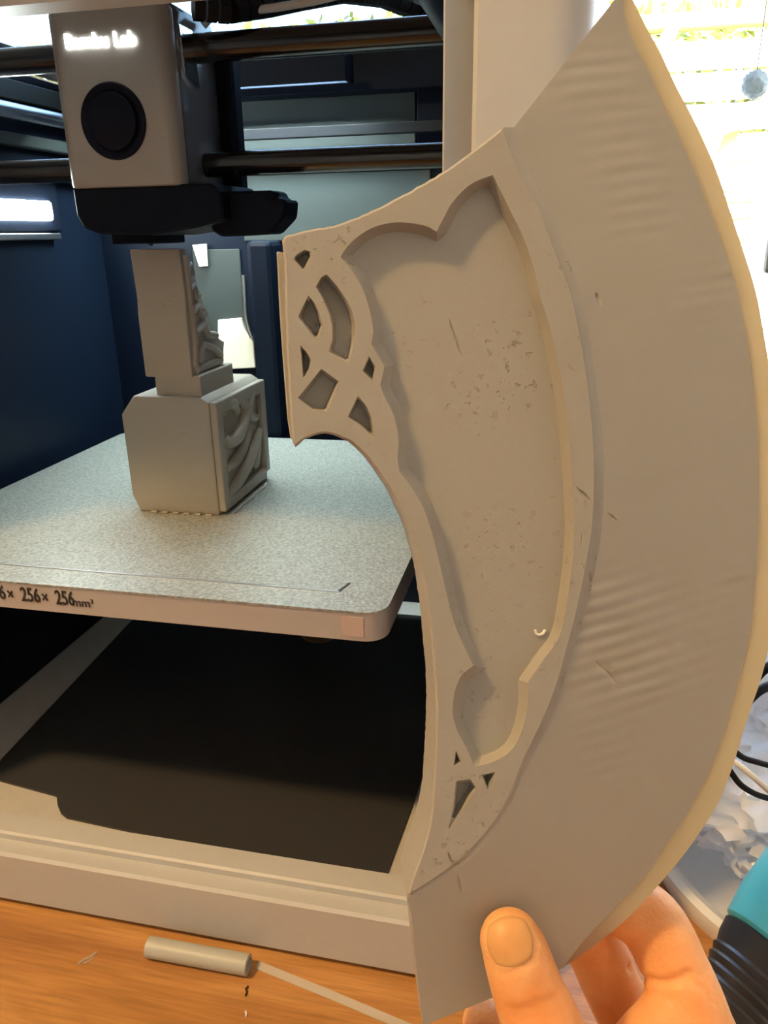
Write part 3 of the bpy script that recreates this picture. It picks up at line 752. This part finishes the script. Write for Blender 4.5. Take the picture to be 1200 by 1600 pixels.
r1 = inset(recess, 2.0, 4); add_line(r1, [ZB-.0006]*len(r1), True)
r2 = inset(recess, 15.0, 3.5); add_line(r2, [ZB-RD]*len(r2), True)
pit_floor = []
for P in pits_src:
    P = np.array(P); sz = math.sqrt(abs(area(P)))
    d0 = dense(P, 5); add_line(d0, [ZB]*len(d0), True)
    wch, wfl = (1.2, min(6.0, sz*.13))
    f1 = inset(P, wch, 3); f2 = inset(P, wfl, 2.5)
    if len(f1) > 3: add_line(f1, [ZB-.0005]*len(f1), True)
    if len(f2) > 3: add_line(f2, [ZB-.0045]*len(f2), True)
# gouges: thin V grooves
def groove(path, w, depth, zf):
    P = catmull(path, 5); n = len(P)
    if n < 4: return
    t = np.gradient(P, axis=0); t /= np.hypot(*t.T)[:, None]; nn = np.stack([-t[:, 1], t[:, 0]], 1)
    ww = w*np.sin(np.linspace(0, PI, n))**0.6*(1+0.25*rng.normal(0, 1, n))
    a = P[1:-1]+nn[1:-1]*np.maximum(ww[1:-1], .6)[:, None]; c = P[1:-1]-nn[1:-1]*np.maximum(ww[1:-1], .6)[:, None]
    loop = np.vstack([[P[0]], a, [P[-1]], c[::-1]])
    add_line(loop, [zf(p) for p in loop], True)
    mid = P[1:-1]; add_line(mid, [zf(p)-depth*.45*math.sin(PI*(i+1)/(n-1))**.5 for i, p in enumerate(mid)])
wz = lambda p: float(zwing(np.array([p]))[0])
groove([(899, 759), (908, 769), (917, 777), (924, 783)], 3.0, .0016, lambda p: ZB)
groove([(947, 799), (955, 806), (966, 815)], 2.6, .0010, wz)
groove([(927, 1031), (938, 1042), (950, 1052), (966, 1072)], 4.5, .0008, wz)
groove([(931, 456), (934, 468), (939, 481)], 4.0, .0012, wz)
groove([(714, 1365), (717, 1378), (721, 1396)], 2.6, .0012, wz)
groove([(699, 1330), (703, 1340), (707, 1348)], 2.2, .0012, lambda p: ZB)
groove([(1046, 560), (1048, 568), (1049, 577)], 2.6, .0006, wz)
groove([(1090, 672), (1094, 680), (1098, 684)], 2.6, .0006, wz)
groove([(893, 118), (897, 124), (895, 132)], 2.6, .0006, wz)
zr = lambda p: ZB-RD
groove([(701, 496), (706, 512), (713, 530), (721, 555)], 3.2, .0009, zr)
for _ in range(9):
    x, y = rng.uniform(760, 800), rng.uniform(535, 605); groove([(x, y), (x-5, y+4), (x-9, y+10)], 1.8, .0006, zr)
for _ in range(7):
    x, y = rng.uniform(692, 732), rng.uniform(398, 442); groove([(x, y), (x+4, y+4), (x+10, y+3)], 2.0, .0007, zr)
groove([(574, 609), (583, 609), (590, 613)], 2.4, .0008, lambda p: ZB)
groove([(908, 832), (909, 842), (907, 856)], 1.4, .0006, lambda p: ZB)
# inner points of the blade, so that it stays smooth
gx, gy = np.meshgrid(np.arange(640, 1200, 13.0), np.arange(-10, 1600, 13.0)); gp = np.stack([gx.ravel(), gy.ravel()], 1)
gp = gp[inside(gp, wing_poly)]; gp = gp[(seg_dist(gp, wing_poly) > 6)]
gp = gp[[(min(np.hypot(*(np.array(VX)-p).T)) > 6) for p in gp]]
for p, z in zip(gp, zwing(gp)): addv(p, z+0.00012*noise.noise(Vector((p[0]*.012, p[1]*.03, 0))))

vo, eo, fo, ov, oe, of_ = delaunay_2d_cdt([Vector(v) for v in VX], EDG, [], 0, 1e-4, True)
PV = np.array([(v.x, v.y) for v in vo]); PZ = np.zeros(len(vo))
srcz = np.array(VZ); SV = np.array(VX)
for i, src in enumerate(ov):
    if src: PZ[i] = max(VZ[s] for s in src) if len(src) == 1 else np.mean([VZ[s] for s in src])
    else:
        k = np.argsort(np.hypot(*(SV-PV[i]).T))[:2]; PZ[i] = srcz[k].mean()
cen = np.array([PV[list(f)].mean(0) for f in fo])
region = np.zeros(len(fo), int)                      # 1 body, 2 panel, 3 blade, 4 edge
region[inside(cen, edge_poly)] = 4; region[inside(cen, wing_poly)] = 3
region[inside(cen, wall_poly) | inside(cen, body_poly)] = 1
region[inside(cen, r2)] = 2
P3 = [ax(PV[i][0], PV[i][1], PZ[i]) for i in range(len(vo))]
ANv = Vector(AN)
def solid(name, code, mt, smooth):
    fs = [fo[i] for i in range(len(fo)) if region[i] == code]
    used = sorted({v for f in fs for v in f}); mp = {v: i for i, v in enumerate(used)}; n = len(used)
    V = [P3[v] for v in used]; V += [P3[v]-ANv*(2*PZ[v]) for v in used]
    F = []; cnt = {}
    for f in fs:
        a, b_, c = [mp[v] for v in f]
        nn = (V[b_]-V[a]).cross(V[c]-V[a])
        if nn.dot(ANv) < 0: a, c = c, a
        F.append((a, b_, c)); F.append((c+n, b_+n, a+n))
        for e in ((a, b_), (b_, c), (c, a)): cnt[e] = 1
    for (a, b_) in cnt:
        if (b_, a) not in cnt: F.append((b_, a, a+n, b_+n))
    me = bpy.data.meshes.new(name); me.from_pydata(V, [], F); me.update()
    return link_mesh(name, me, mt, AXE, smooth)
solid('body', 1, M['pla'], 22); solid('recessed_panel', 2, M['pla'], 22)
solid('blade', 3, M['pla_blade'], 30); solid('cutting_edge', 4, M['pla_edge'], 40)
# tongue along the mating face on the left
tg = [(432, 392), (437, 493), (442, 565), (449, 655), (454, 686), (470, 690), (470, 400)]
MB().prism([ax(x, y, 0.0052) for x, y in tg], -ANv*0.0104, .0003).build('tongue', M['pla'], AXE)
# small filament crumb stuck in the recess
tag(MB().tube([ax(x, y, ZB-RD+.0004) for x, y in ((836, 984), (838, 990), (842, 992), (848, 990), (852, 984))], .00035, 6).build('filament_wisp', M['whiteplastic']),
    'tiny pale filament wisp stuck in the axe blade recess', 'filament wisp')

# ------------------------------------------------------------------ the hand
def capsule(bm, path, radii, n=20, flat=1.0):
    """tube with round ends along a smoothed path; flat squeezes it along the blade normal"""
    P = [np.array(p) for p in path]; R = list(radii)
    pts, rs = [], []
    for i in range(len(P)-1):
        p0 = P[max(i-1, 0)]; p1 = P[i]; p2 = P[i+1]; p3 = P[min(i+2, len(P)-1)]
        for k in range(6):
            t = k/6; pts.append(0.5*((2*p1)+(p2-p0)*t+(2*p0-5*p1+4*p2-p3)*t*t+(3*p1-p0-3*p2+p3)*t**3)); rs.append(R[i]*(1-t)+R[i+1]*t)
    pts.append(P[-1]); rs.append(R[-1])
    d0 = pts[0]-pts[1]; d0 /= np.linalg.norm(d0); d1 = pts[-1]-pts[-2]; d1 /= np.linalg.norm(d1)
    pre = [(pts[0]+d0*rs[0]*math.sin(a), rs[0]*math.cos(a)) for a in (PI/2*.97, PI*.40, PI*.29, PI*.18, PI*.08)]
    post = [(pts[-1]+d1*rs[-1]*math.sin(a), rs[-1]*math.cos(a)) for a in (PI*.08, PI*.18, PI*.29, PI*.40, PI/2*.97)]
    allp = pre+list(zip(pts, rs))+post
    N = np.array(AN); rings = []
    C_ = [q[0] for q in allp]
    for i, (c, r) in enumerate(allp):
        t = C_[min(i+1, len(C_)-1)]-C_[max(i-1, 0)]; t = t/np.linalg.norm(t)
        y = N-t*(N@t); ny = np.linalg.norm(y)
        y = y/ny if ny > .2 else np.array(AR2)
        x = np.cross(t, y); x /= np.linalg.norm(x)
        rings.append([bm.verts.new(Vector(c+x*r*math.cos(a)+y*r*flat*math.sin(a))) for a in [2*PI*k/n for k in range(n)]])
    fs = []
    for i in range(len(rings)-1):
        for k in range(n): fs.append(bm.faces.new((rings[i][k], rings[i][(k+1) % n], rings[i+1][(k+1) % n], rings[i+1][k])))
    fs.append(bm.faces.new(rings[0][::-1])); fs.append(bm.faces.new(rings[-1]))
    bmesh.ops.recalc_face_normals(bm, faces=fs)
H = lambda x, y, z: np.array(ax(x, y, z/1000.0))
mm = 0.001
bm = bmesh.new()
# thumb: pad pressed on the blade front
capsule(bm, [H(797, 1468, 12.5), H(806, 1490, 13.0), H(824, 1545, 14.5), H(846, 1600, 16), H(880, 1690, 15), H(940, 1790, 10), H(1010, 1880, 2)],
        [7.6*mm, 8.3*mm, 8.9*mm, 9.8*mm, 11*mm, 15*mm, 20*mm], flat=.86)
# index finger: from the knuckle up and behind the blade
capsule(bm, [H(900, 1385, -14.0), H(960, 1405, -15.5), H(1016, 1440, -13.5), H(1052, 1508, -9), H(1080, 1590, -4), H(1100, 1690, -4)],
        [8.2*mm, 9.0*mm, 9.6*mm, 9.6*mm, 10.8*mm, 15*mm])
# middle, ring and little finger, behind
capsule(bm, [H(830, 1395, -15.0), H(885, 1425, -21), H(928, 1478, -25), H(958, 1545, -27), H(1000, 1620, -24), H(1060, 1720, -16)],
        [7.8*mm, 8.6*mm, 9.0*mm, 9.0*mm, 9.8*mm, 15*mm])
capsule(bm, [H(762, 1600, -15.0), H(822, 1615, -23), H(880, 1660, -34), H(950, 1730, -34), H(1020, 1800, -26)],
        [7.4*mm, 8.2*mm, 8.6*mm, 10*mm, 14*mm])
capsule(bm, [H(770, 1720, -18.0), H(830, 1730, -26), H(890, 1765, -36), H(950, 1810, -36), H(1010, 1860, -28)],
        [6.4*mm, 7.0*mm, 7.6*mm, 9*mm, 13*mm])
# web between thumb and index, palm, wrist
capsule(bm, [H(1046, 1606, -2), H(1005, 1695, 4), H(960, 1780, 8)], [10.0*mm, 14*mm, 18*mm])
capsule(bm, [H(1092, 1660, -6), H(1085, 1770, -10), H(1055, 1900, -12)], [14*mm, 22*mm, 26*mm])
capsule(bm, [H(1000, 1760, -16), H(1040, 1880, -6), H(1110, 2000, 25), H(1260, 2250, 75)], [20*mm, 26*mm, 26*mm, 28*mm], flat=.85)
me = bpy.data.meshes.new('hand_raw'); bm.to_mesh(me); bm.free()
tmp = bpy.data.objects.new('hand_raw', me); COL.objects.link(tmp)
rm = tmp.modifiers.new('remesh', 'REMESH'); rm.mode = 'VOXEL'; rm.voxel_size = 0.0009
sm = tmp.modifiers.new('smooth', 'SMOOTH'); sm.factor = 0.5; sm.iterations = 9
bpy.context.view_layer.update()
dg = bpy.context.evaluated_depsgraph_get()
hme = bpy.data.meshes.new_from_object(tmp.evaluated_get(dg)); hme.name = 'hand'
bpy.data.objects.remove(tmp)
# skin folds pressed into the surface
co = np.empty(len(hme.vertices)*3); hme.vertices.foreach_get('co', co); co = co.reshape(-1, 3)
nr = np.empty(len(hme.vertices)*3); hme.vertices.foreach_get('normal', nr); nr = nr.reshape(-1, 3)
def fold(pts3, w, depth):
    global co
    P = np.array([np.array(p) for p in pts3]); d = np.full(len(co), 1e9)
    for p, q in zip(P[:-1], P[1:]):
        v = q-p; t = np.clip(((co-p)@v)/(v@v), 0, 1); d = np.minimum(d, np.linalg.norm(co-(p+t[:, None]*v), axis=1))
    co = co-nr*(depth*np.exp(-(d/w)**2))[:, None]
from mathutils.bvhtree import BVHTree
def surf(px, py, bvh):
    d = Vector(ray(px, py)).normalized(); h = bvh.ray_cast(Vector(CAM), d)
    return h[0], h[1]
bvh = BVHTree.FromPolygons([Vector(c) for c in co], [tuple(p.vertices) for p in hme.polygons])
def fold_px(pxs, w, depth):
    P = [surf(x, y, bvh)[0] for x, y in pxs]; P = [p for p in P if p is not None]
    if len(P) > 1: fold(P, w, depth)
fold_px([(985, 1512), (1000, 1524), (1018, 1532), (1036, 1536), (1056, 1532), (1076, 1524)], .0012, .0013)
for k in range(6):
    y = 1522+k*4
    fold_px([(1066+k*5, y), (1085+k*4, y-4+k*3), (1106, y-8+k*6), (1122, y-16+k*9)], .0006, .00042)
for k in range(4):
    y = 1572+k*9
    fold_px([(795+k*3, y+4), (820, y+1-k), (848+k, y-6), (872+k*4, y-14)], .0007, .00042)
fold_px([(790, 1523), (806, 1516), (822, 1510), (832, 1500)], .0006, .0003)
hme.vertices.foreach_set('co', co.ravel()); hme.update()
for p in hme.polygons: p.use_smooth = True
HAND = link_mesh('hand', hme, M['skin'])
tag(HAND, "person's bare hand with thumb pinching the axe blade's lower corner", 'hand')
# nail
bvh = BVHTree.FromPolygons([Vector(c) for c in co], [tuple(p.vertices) for p in hme.polygons])
na = np.array((797.0, 1471.0)); aT = np.array((-0.20, -0.98)); aS = np.array((0.98, -0.20))
NV, NF = [], []; nu, nv = 17, 17; ok = {}
for j in range(nv):
    for i in range(nu):
        u, v = -1+2*i/(nu-1), -1+2*j/(nv-1)
        # squircle mapping of the square to a rounded nail outline
        x = u*math.sqrt(1-v*v*.5); y = v*math.sqrt(1-u*u*.5)
        px = na+aS*x*39+aT*y*43
        p, nrm = surf(px[0], px[1], bvh)
        rr = max(abs(u), abs(v))
        lift = .00035 if rr < .8 else (.0003 if rr < .99 else -.0003)
        NV.append(p+nrm*lift)
for j in range(nv-1):
    for i in range(nu-1): NF.append((j*nu+i, j*nu+i+1, (j+1)*nu+i+1, (j+1)*nu+i))
nme = bpy.data.meshes.new('nail'); nme.from_pydata(NV, [], NF); nme.update()
if sum((p.normal for p in nme.polygons), Vector()).dot(ANv) < 0: nme.flip_normals()
for p in nme.polygons: p.use_smooth = True
link_mesh('nail', nme, M['nail'], HAND)

# ------------------------------------------------------------------ things on the worktop
a, c = at(231, 1479, 2, .0050), at(389, 1508, 2, .0050)
tag(MB().lathe(a, c-a, [(.0036, .0), (.0050, .0004), (.0050, (c-a).length-.0004), (.0036, (c-a).length), (.0034, (c-a).length-.006), (.0001, (c-a).length-.006)], 28, cap=False).build('print_tube', M['tubegrey'], smooth=40),
    'short grey printed tube lying on the worktop by the printer base', 'tube')
def strand(pxs, r, mt, name, label, cat, group=None, flat=False):
    P = [at(x, y, 2, r) for x, y in pxs]
    return tag(MB().tube(P, r, 6).build(name, M[mt], smooth=60), label, cat, group)
strand([(121, 1507), (128, 1501), (135, 1498), (143, 1494), (151, 1487)], .0006, 'clear', 'filament_shred', 'pale filament shred lying left of the tube on the worktop', 'filament scrap')
strand([(130, 1505), (137, 1503), (145, 1497)], .0004, 'clear', 'filament_shred', 'shorter pale filament shred touching the left shred on the worktop', 'filament scrap')
strand([(384, 1556), (386, 1550), (384, 1545), (388, 1541)], .0005, 'rod', 'filament_shred', 'tiny dark brown filament curl just below the tube', 'filament scrap')
strand([(384, 1589), (385, 1584), (384, 1580)], .0005, 'whiteplastic', 'filament_shred', 'tiny white filament speck near the bottom below the tube', 'filament scrap')
sp = [at(x, y, 2, .0003) for x, y in ((402, 1508), (520, 1556), (652, 1612))]
side = Vector((.0, .0022, 0))
b = MB(); b.prism([sp[0]-side, sp[1]-side, sp[2]-side, sp[2]+side, sp[1]+side, sp[0]+side], (0, 0, .0003))  # flat half-transparent strip
tag(b.build('clear_strip', M['clear']), 'thin clear strip lying on the worktop right of the tube', 'plastic strip')

# round white tray with crumpled plastic at the right
tc_ = at(1062, 1392, 2, .014)
TC = Vector((tc_.x+.100, tc_.y+.060, 0)); TR = .117
tag(MB().lathe(TC, (0, 0, 1), [(.001, .003), (TR-.018, .003), (TR-.012, .006), (TR-.009, .014), (TR-.004, .0165), (TR, .015), (TR, .010), (TR-.004, .0), (.001, .0)], 72, cap=False).build('round_tray', M['whiteplastic'], smooth=35),
    'round white plastic tray behind the hand', 'tray')
def crumple(name, c, rad, seed, label, amp=.30, n=84, zmin=None):
    V, F = [], []
    for j in range(n+1):
        th = PI*j/n
        for i in range(2*n):
            ph = PI*i/n
            d = Vector((math.sin(th)*math.cos(ph), math.sin(th)*math.sin(ph), math.cos(th)))
            q = d*2.2+Vector((seed, seed*1.7, 0))
            k = 1+amp*(noise.multi_fractal(q, 0.9, 2.0, 4)-.9)*.5-amp*.8*abs(noise.noise(q*2.3))+amp*.35*abs(noise.noise(q*6.1))+amp*.04*abs(noise.noise(q*15.0))
            p = Vector((c[0]+d.x*rad[0]*k, c[1]+d.y*rad[1]*k, c[2]+d.z*rad[2]*k))
            if zmin is not None: p.z = max(p.z, zmin+.0004*noise.noise(q*9))
            V.append(p)
    for j in range(n):
        for i in range(2*n):
            a_ = j*2*n+i; b_ = j*2*n+(i+1) % (2*n); F.append((a_, b_, b_+2*n, a_+2*n))
    me = bpy.data.meshes.new(name); me.from_pydata(V, [], F); me.update()
    bm_ = bmesh.new(); bm_.from_mesh(me); bmesh.ops.remove_doubles(bm_, verts=bm_.verts, dist=1e-6); bmesh.ops.recalc_face_normals(bm_, faces=bm_.faces); bm_.to_mesh(me); bm_.free()
    return tag(link_mesh(name, me, M['bag'], None, 55), label, 'plastic bag')
crumple('plastic_bag', (TC.x-.012, TC.y+.020, .046), (.108, .106, .050), 3.1, 'low crumpled clear white plastic bag in the round tray', zmin=.0175)
crumple('plastic_bag', (.34, .46, .13), (.15, .16, .14), 7.4, 'tall crumpled white plastic bag standing behind the tray', zmin=.001)
def cable(pts, r, mt, label):
    P = [np.array(p) for p in pts]; out = []
    for i in range(len(P)-1):
        p0 = P[max(i-1, 0)]; p1 = P[i]; p2 = P[i+1]; p3 = P[min(i+2, len(P)-1)]
        for k in range(8):
            t = k/8; out.append(Vector(0.5*((2*p1)+(p2-p0)*t+(2*p0-5*p1+4*p2-p3)*t*t+(3*p1-p0-3*p2+p3)*t**3)))
    out.append(Vector(P[-1]))
    return tag(MB().tube(out, r, 10).build('cable', M[mt], smooth=60), label, 'cable', None)
cy_ = .02
def cp(x, y, Y): return at(x, y, 1, Y)
cable([cp(1128, 1150, .03), cp(1154, 1179, .03), cp(1180, 1190, .03), cp(1230, 1200, .04), cp(1290, 1190, .06)], .0013, 'rubber', 'upper black cable looping over the plastic at the right edge')
cable([cp(1120, 1170, .02), cp(1143, 1208, .02), cp(1165, 1232, .02), cp(1205, 1248, .03), cp(1270, 1250, .05)], .0013, 'rubber', 'lower black cable looping over the plastic at the right edge')
cable([cp(1125, 1180, .025), cp(1150, 1192, .025), cp(1175, 1212, .025), cp(1205, 1238, .03), cp(1260, 1280, .05)], .0013, 'cream', 'pale cream cable between the two black cables')
cable([cp(1160, 1105, .12), cp(1185, 1080, .12), cp(1215, 1068, .13), cp(1270, 1060, .15)], .0026, 'rubber', 'thick dark cable above the plastic at the right edge')
cable([cp(1165, 1085, .14), cp(1190, 1050, .14), cp(1225, 1030, .15), cp(1280, 1020, .17)], .0026, 'rubber', 'topmost dark cable at the right edge behind the blade')

# teal and black tool
tb = at(1152, 1562, 2, .030); te = at(1236, 1446, 2, .052)
dv = (te-tb); tl = dv.length
TOOL = empty('hand_tool', (tb.x, tb.y, .0))
tag(TOOL, 'teal handheld tool with ribbed black nozzle collar behind the hand', 'tool')
dn = dv.normalized()
base_ = tb-dn*.018
prof = [(.009, 0), (.0135, .002), (.0150, .010)]
for k in range(5): prof += [(.0158+.0008*k, .012+k*.0042), (.0166+.0008*k, .0135+k*.0042), (.0158+.0008*k, .015+k*.0042)]
prof += [(.0205, .036), (.0215, .0425), (.0205, .0435)]
MB().lathe(base_, dn, prof, 36).build('collar', M['blackgrip'], TOOL, smooth=30)
MB().lathe(base_, dn, [(.0200, .043), (.0225, .045), (.0245, .060), (.0250, .085), (.0235, .13), (.018, .15)], 36).build('body', M['teal'], TOOL, smooth=35)
MB().lathe(base_-dn*.012, dn, [(.004, 0), (.0065, .003), (.0085, .013)], 24).build('nozzle', M['blackgrip'], TOOL, smooth=35)
pt = at(1176, 1468, 2, .050)
MB().box((pt.x-.0030, pt.y-.0012, pt.z-.008), (pt.x+.0030, pt.y+.0012, pt.z-.004), .0003).build('slot', M['rod'], TOOL)

# grey-blue case at the right edge
gb = at(1193, 428, 1, .50)
tag(MB().box((gb.x, .50, gb.z), (gb.x+.10, .53, gb.z+.16), .004).build('tablet_case', M['greyblue']), 'grey blue upright case edge by the window at the right edge', 'case')

# ------------------------------------------------------------------ outside the window
GZ = -0.55
struct(MB().box((-7, RY1+.3, GZ-.1), (9, 9, GZ)).build('ground_patio', M['patio']))
FY = 3.4
f_bot = GZ; f_top = at(1080, 36, 1, FY).z
FEN = empty('board_fence', (1.0, FY, GZ)); tag(FEN, 'pale horizontal board fence in the garden outside the window', 'fence')
bh = .112; z = GZ+.03; k = 0
proto = None
while z+bh < f_top:
    if proto is None:
        proto = MB().box((-3.2, FY, z), (4.2, FY+.03, z+bh-.014), .004).build('board', M['board'], FEN); z0 = proto.location.z; zs = z
    else:
        o = proto.copy(); COL.objects.link(o); o.location.z = z0+(z-zs)
    z += bh; k += 1
MB().box((-3.2, FY-.03, f_top-.02), (4.2, FY+.05, f_top+.035), .005).build('top_rail', M['olive'], FEN)
for x in (-3.1, -1.6, -.1, 1.9, 3.4):
    MB().box((x, FY+.032, GZ), (x+.09, FY+.10, f_top-.02), .004).build('post', M['olive'], FEN)
# hedge above the fence
V, F = [], []
rr = random.Random(8)
for k in range(9000):
    p = Vector((rr.uniform(-3.2, 4.2), FY+.35+rr.uniform(0, .5), rr.uniform(f_top-.4, f_top+.22)))
    s = rr.uniform(.03, .06); d = Vector((rr.uniform(-1, 1), rr.uniform(-1, 1), rr.uniform(-1, 1))).normalized(); e = d.orthogonal().normalized()
    i = len(V); V += [p-d*s, p+e*s*.45, p+d*s, p-e*s*.45]; F.append((i, i+1, i+2, i+3))
hm = bpy.data.meshes.new('hedge'); hm.from_pydata(V, [], F); hm.update()
hg = link_mesh('hedge_foliage', hm, M['hedge']); tag(hg, 'yellow green hedge foliage above the garden fence', 'hedge', kind='stuff')
struct(MB().box((-6.5, FY+1.0, GZ), (8, FY+1.1, f_top-.1)).build('wall_garden', M['patio']))
def plank(p0, p1, Y, w, t, name, mt, label, cat):
    a, c = at(*p0, 1, Y), at(*p1, 1, Y); d = (c-a).normalized(); n = Vector((-d.z, 0, d.x))*w/2
    return tag(MB().prism([a-n, c-n, c+n, a+n], (0, t, 0), .004).build(name, M[mt], smooth=30), label, cat)
plank((1040, 232), (1290, 130), FY-.12, .075, .05, 'leaning_plank', 'olive', 'long olive timber plank leaning diagonally outside the window', 'plank')
plank((1112, 292), (1148, 200), FY-.066, .05, .03, 'leaning_plank', 'olive', 'short steep olive stick under the long leaning plank', 'plank')
plank((1020, 92), (1060, 30), FY-.066, .05, .03, 'leaning_plank', 'olive', 'short olive plank leaning against the fence beside the blade tip', 'plank')
# white garden chair back
CH = empty('garden_chair', at(1160, 480, 1, 2.0)); CH.location.z = GZ; MW[CH] = Matrix.Translation((CH.location.x, CH.location.y, GZ))
tag(CH, 'white ladder back garden chair outside the window', 'chair')
for px in (1098, 1176):
    p = at(px, 300, 1, 2.0)
    MB().box((p.x, 2.0, GZ), (p.x+.035, 2.035, at(px, 262, 1, 2.0).z), .004).build('back_post', M['gardenwhite'], CH)
pL, pR = at(1098, 300, 1, 2.0).x+.03, at(1178, 300, 1, 2.0).x
for y in (312, 338, 375):
    zc = at(1150, y, 1, 2.0).z
    MB().box((pL, 2.005, zc-.009), (pR, 2.028, zc+.009), .003).build('rung', M['olive'], CH)
sz = GZ+.44
MB().box((pL-.03, 1.62, sz-.03), (pR+.04, 2.03, sz), .006).build('seat', M['gardenwhite'], CH)
for px in (pL-.03, pR):
    MB().box((px, 1.63, GZ), (px+.035, 1.665, sz-.03), .004).build('front_leg', M['gardenwhite'], CH)
# hanging seed ball
hb = at(1180, 132, 1, 1.6)
BALL = empty('hanging_ball', hb); tag(BALL, 'grey green woven ball hanging on a string outside the window', 'ornament')
bm_ = MB()
bmesh.ops.create_icosphere(bm_.bm, subdivisions=4, radius=1.0)
for v in bm_.bm.verts:
    k = 1+.22*noise.noise(v.co*5.0); v.co = Vector(hb)+Vector((v.co.x*.024*k, v.co.y*.024*k, v.co.z*.026*k))
bm_.build('ball', M['pinecone'], BALL, smooth=60)
MB().tube([Vector(hb)+Vector((0, 0, .024)), Vector(hb)+Vector((.003, 0, .45))], .0012, 6).build('string', M['ink'], BALL)
for o in list(COL.objects):
    pass
